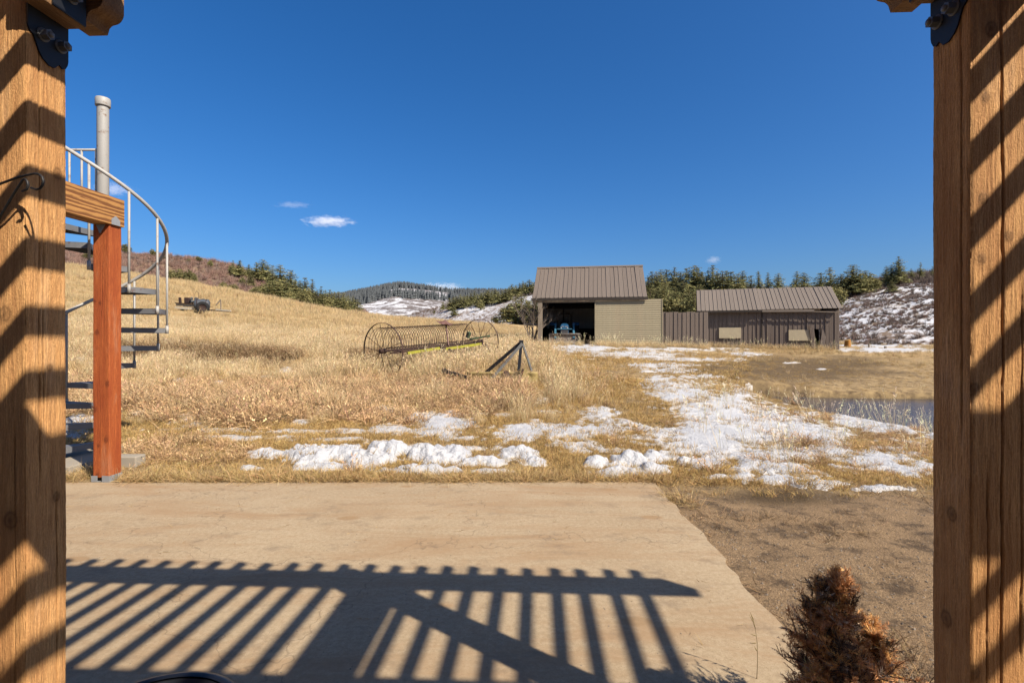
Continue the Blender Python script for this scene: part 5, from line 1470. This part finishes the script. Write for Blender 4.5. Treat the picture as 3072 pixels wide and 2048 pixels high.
for (x, by, ty, k) in ((1950, 965, 862, 'c'), (1968, 975, 868, 'c'), (1990, 970, 850, 'c'), (2012, 980, 885, 'b'), (2030, 975, 858, 'c'), (2046, 985, 890, 'b'), (2062, 970, 862, 'c'), (2080, 980, 870, 'c'), (1935, 960, 880, 'b'), (2100, 960, 850, 'c'), (1998, 940, 840, 'c'), (2050, 935, 835, 'c')):
    rt.append((x, by, ty, k, 1.3))
treeline(many_r, rt, 'massed behind the two sheds', 'conifers massed behind the sheds')
treeline(many_r, [(2252, 905, 828, 'c', 1.3), (2277, 905, 820, 'c', 1.4), (2306, 900, 819, 'c', 1.0), (2335, 900, 826, 'c', 1.3), (2385, 898, 811, 'c', 1.5), (2413, 890, 811, 'c', 1.2), (2461, 893, 817, 'c', 1.5)], 'rising above the low shed roof', 'trees above the low shed roof')
treeline(many_r, [(2494, 905, 797, 'c', 1.4), (2508, 930, 850, 'b', 1.0), (2525, 895, 822, 'c', 1.4), (2545, 885, 825, 'b', 1.0), (2560, 890, 797, 'c', 1.5), (2580, 885, 815, 'b', .9), (2600, 872, 808, 'c', 1.2), (2615, 875, 819, 'b', 1.0), (2658, 856, 799, 'c', 1.2), (2675, 858, 799, 'c', 1.1), (2676, 878, 837, 'c', 1.2), (2696, 856, 777, 'c', 1.3), (2712, 852, 804, 'c', 1.1), (2734, 846, 806, 'c', 1.1), (2761, 846, 790, 'c', 1.2), (2798, 842, 800, 'c', 1.2)],
    'on the snowy hill right of the sheds', 'trees on the right snowy hill')
mid = []
for k in range(26):
    x = 1351 + 10.3 * k
    ty = np.interp(x, [1351, 1400, 1450, 1480, 1500, 1515, 1545, 1575, 1615], [889, 882, 873, 872, 874, 862, 848, 846, 842]) + _tr.uniform(-4, 7)
    mid.append((x, ty + _tr.uniform(34, 44), ty, 'c', 1.5))
treeline(many_r, mid, 'in the dark ridge row beside the open shed', 'dark conifer row on the middle ridge')
treeline(many_r, [(1329, 930, 906, 'c', 1.3), (1362, 948, 921, 'c', 1.2), (1440, 930, 900, 'b', 1.2), (1303, 942, 930, 'b', 1.2)], 'scattered on the slope behind the hay rake', 'lone trees behind the hay rake')
treeline(many_r, [(1512, 968, 912, 'b', .9), (1530, 976, 900, 'b', .8), (1548, 974, 888, 'c', 1.4), (1566, 976, 884, 'c', 1.4), (1584, 978, 895, 'b', .8), (1600, 978, 880, 'c', 1.3), (1486, 974, 944, 'b', 1.1), (1616, 975, 890, 'b', .8)], 'in the green group beside the open shed', 'green trees beside the open shed')

# ------------------------------------------------------------------ leafless bush by the open shed
M_TWIG = plain('pale_grey_bark', (0.27, 0.215, 0.17), .9, var=.3)
def bare_bush(loc, h, seed, label):
    r = random.Random(seed)
    root = thing('bare_bush', label, 'bush', loc, 0)
    def grow(mb, p, d, L, rad, lev):
        q = [Vector(p)]; dd = Vector(d)
        for k in range(3):
            dd = (dd + Vector((r.gauss(0, .12), r.gauss(0, .12), r.gauss(.04, .06)))).normalized(); q.append(q[-1] + dd * L / 3)
        mb.tube([tuple(v) for v in q], [rad, rad * .85, rad * .7, rad * .5], 5, cap=False)
        if lev > 0:
            for k in range(r.randint(3, 4)):
                t = r.uniform(.35, 1); base = q[0].lerp(q[-1], t) if t < .95 else q[-1]
                nd = (dd + Vector((r.gauss(0, .42), r.gauss(0, .42), r.gauss(.1, .2)))).normalized()
                grow(mb, base, nd, L * r.uniform(.5, .75), rad * .55, lev - 1)
    for k in range(9):
        a = r.uniform(0, 6.28); mb = MB()
        grow(mb, (.12 * math.cos(a), .12 * math.sin(a), -.05), Vector((.22 * math.cos(a), .22 * math.sin(a), 1)), h * r.uniform(.4, .52), .026, 3)
        mb.build('stem', M_TWIG, root)
gbh = Vector((1.02, 25.2, 0)); gbh.z = h1(gbh.x, gbh.y)
bare_bush(tuple(gbh), 2.6, 4, 'tall leafless grey bush at the left corner of the open shed')

# ------------------------------------------------------------------ brush on the hills
M_BRUSH = mat_blade('grey_red_brush', 0.8, trans=0.0)
def brush(seed, c0, c1, h=1.0, nb=60):
    return tuft('brush_clump', M_BRUSH, seed, nb, h, .4, .42 * h, .45, .045 * h, .35, c0, c1, .3, .05, 0, 2)
br_red = [brush(600 + k, (.17, .095, .072), (.42, .26, .20)) for k in range(4)]
br_gry = [brush(610 + k, (.13, .095, .078), (.38, .29, .235)) for k in range(4)]
n = 2600
pxx = -300 + 1400 * rng.random(n); ss = .02 + .98 * rng.random(n)
P = many_l(pxx, ss)
scatter('red_brush', P, br_red + br_gry[:1], .45 + .75 * rng.random(n), rng, 'reddish scrub covering the left hillside', 'scrub')
n = 3600
pxx = 1230 + 2000 * rng.random(n) ** .8; ss = np.where(rng.random(n) < .6, 1.02 - .35 * rng.random(n) ** 1.6, rng.random(n))
P = many_r(pxx, ss)
scatter('grey_brush', P, br_gry, np.where(ss > .7, .5 + .8 * rng.random(n), .25 + .4 * rng.random(n)), rng, 'grey leafless scrub on the snowy hillside', 'scrub')
n = 9000
pxx = 2300 + 1000 * rng.random(n); ss = .0 + .9 * rng.random(n)
P = many_r(pxx, ss); k = fbm(P[:, 0] * .16, P[:, 1] * .16, 66, 3) > -.25
P = P[k]
scatter('sage_specks', P, br_gry[:2] + br_red[:1], .12 + .26 * rng.random(len(P)) ** 1.5, rng, 'small sage clumps speckling the snow slope at right', 'scrub')
# far mountain forest
def cone(seed):
    r = random.Random(seed); mb = MB()
    for (z0, z1, rr) in ((.05, .55, .20), (.32, .78, .15), (.58, 1.0, .10)):
        vs = [(rr * r.uniform(.8, 1.2) * math.cos(a), rr * r.uniform(.8, 1.2) * math.sin(a), z0) for a in [k * 6.283 / 7 for k in range(7)]] + [(0, 0, z1)]
        mb.add(vs, [(k, (k + 1) % 7, 7) for k in range(7)])
    me = mb.mesh('far_conifer'); me.materials.append(M_FARTREE); return me
M_FARTREE = plain('far_forest_haze_tint', (0.115, 0.125, 0.128), .95, var=.35, scale=1.0)  # pale bluish tone paints distance haze into the trees
cones = [cone(k) for k in range(4)]
n = 26000
pxx = 600 + 1500 * rng.random(n); ss = 1.01 * rng.random(n) ** .75
P = many_m(pxx, ss)
dn = fbm(P[:, 0] * .006, P[:, 1] * .004, 67, 4) + .9 * (ss - .62) + .6 * np.exp(-((ss - .40) / .10) ** 2)
k = dn * 2.3 + .10 > rng.random(n)
P = P[k]
scatter('far_forest', P, cones, 9 + 8 * rng.random(len(P)), rng, 'dark conifer forest patches on the distant snowy mountain', 'forest', .03)

# ------------------------------------------------------------------ half-dead juniper shrub at the lower right
M_DEAD = mat_blade('rusty_dead_juniper', 0.35, trans=0.25, level=1.0)
def dead_juniper(loc, label):
    rg = np.random.default_rng(77)
    root = thing('juniper_shrub', label, 'shrub', loc, 0)
    mb = MB(); tips = []
    def side_branch(base, d, L, rad, tone, lev):
        q = [base]; dd = d.copy(); m = 5
        for k in range(m):
            dd = dd + rg.normal(size=3) * .16 + np.array([0, 0, .08]); dd /= np.linalg.norm(dd); q.append(q[-1] + dd * L / m)
        mb.tube([tuple(v) for v in q], [rad * (1 - .16 * i) for i in range(m + 1)], 4, cap=False)
        for i in range(1, m + 1):
            for _ in range(3 if lev else 2):
                tips.append((q[i] * 1.0, dd, tone))
            if lev > 0 and i >= 1:
                for _ in range(2):
                    nd = dd + rg.normal(size=3) * .65; nd /= np.linalg.norm(nd)
                    side_branch(q[i], nd, L * rg.uniform(.35, .6), rad * .55, tone if rg.random() < .75 else rg.random(), lev - 1)
    for (ox, oy, H, R, nb) in ((-.01, 0, .44, .155, 46), (.12, .04, .27, .10, 15), (-.085, -.03, .17, .12, 16)):
        mb.tube([(ox * .3, oy * .3, -.03), (ox * .7, oy * .7, H * .3), (ox, oy, H * .65), (ox + .01, oy, H * .97)], [.016, .013, .008, .002], 6)
        for k in range(nb):
            t = .04 + .92 * (k + rg.random()) / nb
            a = rg.random() * 6.283; L = R * (1 - t) ** 1.0 * rg.uniform(.55, 1.3) + .028
            d = np.array([math.cos(a), math.sin(a), .55 + .9 * t]); d /= np.linalg.norm(d)
            tone = .5 + .5 * math.sin(3 * a + 9 * t + ox * 20) + .25 * rg.normal()
            side_branch(np.array([ox * (.3 + .7 * min(1, t / .65)), oy * (.3 + .7 * min(1, t / .65)), H * t]), d, L, .0045 * (1.2 - t), tone, 1)
    mb.build('branches', plain('dark_twig', (0.075, 0.045, 0.03), .9), root)
    P = np.array([t[0] for t in tips]); Dd = np.array([t[1] for t in tips]); T = np.clip(np.array([t[2] for t in tips]), 0, 1)[:, None]
    col = np.where(T > .50, np.array([1.0, .52, .20]), np.where(T > .12, np.array([.66, .32, .14]), np.array([.13, .085, .055])))
    col = np.where((rg.random((len(T), 1)) < .14), np.array([.62, .47, .33]), col)
    n0 = len(P)
    Dd = Dd + rg.normal(size=(n0, 3)) * .42; Dd /= np.linalg.norm(Dd, axis=1)[:, None]
    LS = .016 + .022 * rg.random(n0)
    col = col * (1 + .25 * rg.normal(size=(n0, 1)))
    parts = [ribbons(P, Dd, LS, np.full(n0, .0024), .25 * rg.normal(size=n0), col * .6, col * .9, rg, 2)]
    sd = np.cross(Dd, rg.normal(size=(n0, 3))); sd /= np.linalg.norm(sd, axis=1)[:, None]
    for q in range(8):
        f = .15 + .10 * q
        sgn = 1 if q % 2 else -1
        d2 = Dd * .75 + sd * sgn * .75 + rg.normal(size=(n0, 3)) * .15; d2 /= np.linalg.norm(d2, axis=1)[:, None]
        parts.append(ribbons(P + Dd * (LS * f)[:, None], d2, LS * (.55 - .32 * f), np.full(n0, .0023), np.zeros(n0), col * .75, col * 1.1, rg, 1))
    me = blade_mesh('foliage', parts, M_DEAD)
    obj('foliage', me, None, root)
    return root
pot2 = thing('low_planter', 'low black planter holding the rust brown shrub below the right post', 'planter', (1.19, 1.86, 0))
MB().lathe([(0.001, 0.0), (.15, 0.0), (.17, .05), (.19, .28), (.20, .33), (.185, .33), (.18, .30), (.001, .29)], 36).build('bowl', M_POT, pot2)
MB().lathe([(.20, .318), (.210, .320), (.213, .328), (.209, .336), (.198, .338), (.186, .334)], 36).build('rim', M_POT, pot2)
MB().lathe([(.001, .305), (.181, .302)], 24).build('soil', plain('dark_potting_soil', (.05, .035, .025), .95), pot2)
pot2.scale = (1, 1, .28)
dead_juniper((1.19, 1.86, .08), 'half dead rust brown juniper shrub beside the right post').scale = (1.32, 1.32, 1.25)

def stem_grass(loc, pts, heads, label, r=.0016, col=M_STRAW):
    root = thing('grass_stem', label, 'grass stem', loc, 0)
    m = plain('dry_stem', (.34, .25, .12), .9)
    MB().tube(pts, [r * (1 - .12 * i) for i in range(len(pts))], 5).build('stalk', m, root)
    for (p, d, L) in heads:
        q = Vector(p); d = Vector(d).normalized()
        MB().tube([tuple(q), tuple(q + d * L * .35), tuple(q + d * L)], [.0006, .0028, .0004], 5).build('spikelet', m, root)
stem_grass((1.09, 2.28, 0), [(0, 0, 0), (.004, 0, .08), (.002, 0, .16), (-.006, 0, .22), (-.016, 0, .27)],
           [((-.014, 0, .26), (-.4, .1, 1), .04), ((-.010, 0, .245), (-.55, 0, .9), .045), ((-.005, 0, .22), (-.3, 0, 1), .05), ((.0, 0, .19), (-1, 0, .35), .03), ((.002, 0, .16), (-1, 0, -.1), .03), ((.003, 0, .12), (-.5, 0, .9), .03)],
           'single dry grass stem with seed head left of the rust brown shrub')
stem_grass((1.78, 2.22, 0), [(0, 0, 0), (-.03, 0, .08), (-.07, .01, .16), (-.12, .02, .25)], [], 'pale bent grass stem between the rust brown shrub and the post', .0020)

# ================================================================== CLOUDS
def cloud(px, py, wpx, hpx, dist, label, dens, seed, thr=.42):
    """A small cloud as a lump of scattering air with a ragged noise density."""
    c = Vector(((px - 1536) / F * dist, dist, CAM_H + (1024 - py) / F * dist))
    a, b = wpx / F * dist / 2, hpx / F * dist / 2
    m = bpy.data.materials.new('cloud_vapour'); m.use_nodes = True
    t = m.node_tree; t.nodes.remove(t.nodes['Principled BSDF'])
    N = t.nodes.new; L = t.links.new
    tc = N('ShaderNodeTexCoord'); mp = N('ShaderNodeMapping'); L(tc.outputs['Object'], mp.inputs[0]); mp.inputs['Location'].default_value = (seed, 0, 0); mp.inputs['Scale'].default_value = (wpx / 60, 1.2, max(hpx / 25, .8))
    nz = N('ShaderNodeTexNoise'); nz.inputs['Scale'].default_value = 1.6; nz.inputs['Detail'].default_value = 5; nz.inputs['Roughness'].default_value = .6; L(mp.outputs[0], nz.inputs['Vector'])
    ln = N('ShaderNodeVectorMath'); ln.operation = 'LENGTH'; L(tc.outputs['Object'], ln.inputs[0])
    fo = N('ShaderNodeMath'); fo.operation = 'SUBTRACT'; fo.inputs[0].default_value = 1.0; L(ln.outputs['Value'], fo.inputs[1])
    ad = N('ShaderNodeMath'); ad.operation = 'ADD'; L(nz.outputs['Fac'], ad.inputs[0])
    mf = N('ShaderNodeMath'); mf.operation = 'MULTIPLY'; mf.inputs[1].default_value = .55; L(fo.outputs[0], mf.inputs[0]); L(mf.outputs[0], ad.inputs[1])
    rp = N('ShaderNodeMapRange'); rp.inputs['From Min'].default_value = thr + .22; rp.inputs['From Max'].default_value = thr + .62; rp.inputs['To Max'].default_value = dens; L(ad.outputs[0], rp.inputs['Value'])
    mul = N('ShaderNodeMath'); mul.operation = 'MULTIPLY'; L(rp.outputs[0], mul.inputs[0])
    ed = N('ShaderNodeMapRange'); ed.inputs['From Min'].default_value = 0.02; ed.inputs['From Max'].default_value = .25; L(fo.outputs[0], ed.inputs['Value']); L(ed.outputs[0], mul.inputs[1])
    vs = N('ShaderNodeVolumeScatter'); vs.inputs['Color'].default_value = (.98, .98, .98, 1); vs.inputs['Anisotropy'].default_value = -.25; L(mul.outputs[0], vs.inputs['Density'])
    L(vs.outputs[0], t.nodes['Material Output'].inputs['Volume'])
    bm = bmesh.new(); bmesh.ops.create_icosphere(bm, subdivisions=3, radius=1)
    me = bpy.data.meshes.new('cloud'); bm.to_mesh(me); bm.free(); me.materials.append(m)
    o = obj('cloud', me, None, None, tuple(c), None, (a, a * .5, b))
    return tag(o, label, 'cloud')
cloud(985, 664, 210, 44, 3000, 'flat white cloud low in the middle of the sky', .013, 1, .44)
cloud(1322, 866, 210, 54, 4200, 'broad pale cloud just behind the distant mountain', .006, 4)
cloud(2140, 780, 62, 34, 3000, 'tiny white cloud above the shed trees at right', .012, 7)
cloud(340, 568, 170, 60, 3000, 'faint wisp of cloud behind the spiral stair handrail', .006, 9, .45)
cloud(880, 615, 150, 26, 3000, 'faint thin wisp just above the flat white cloud', .004, 12, .45)
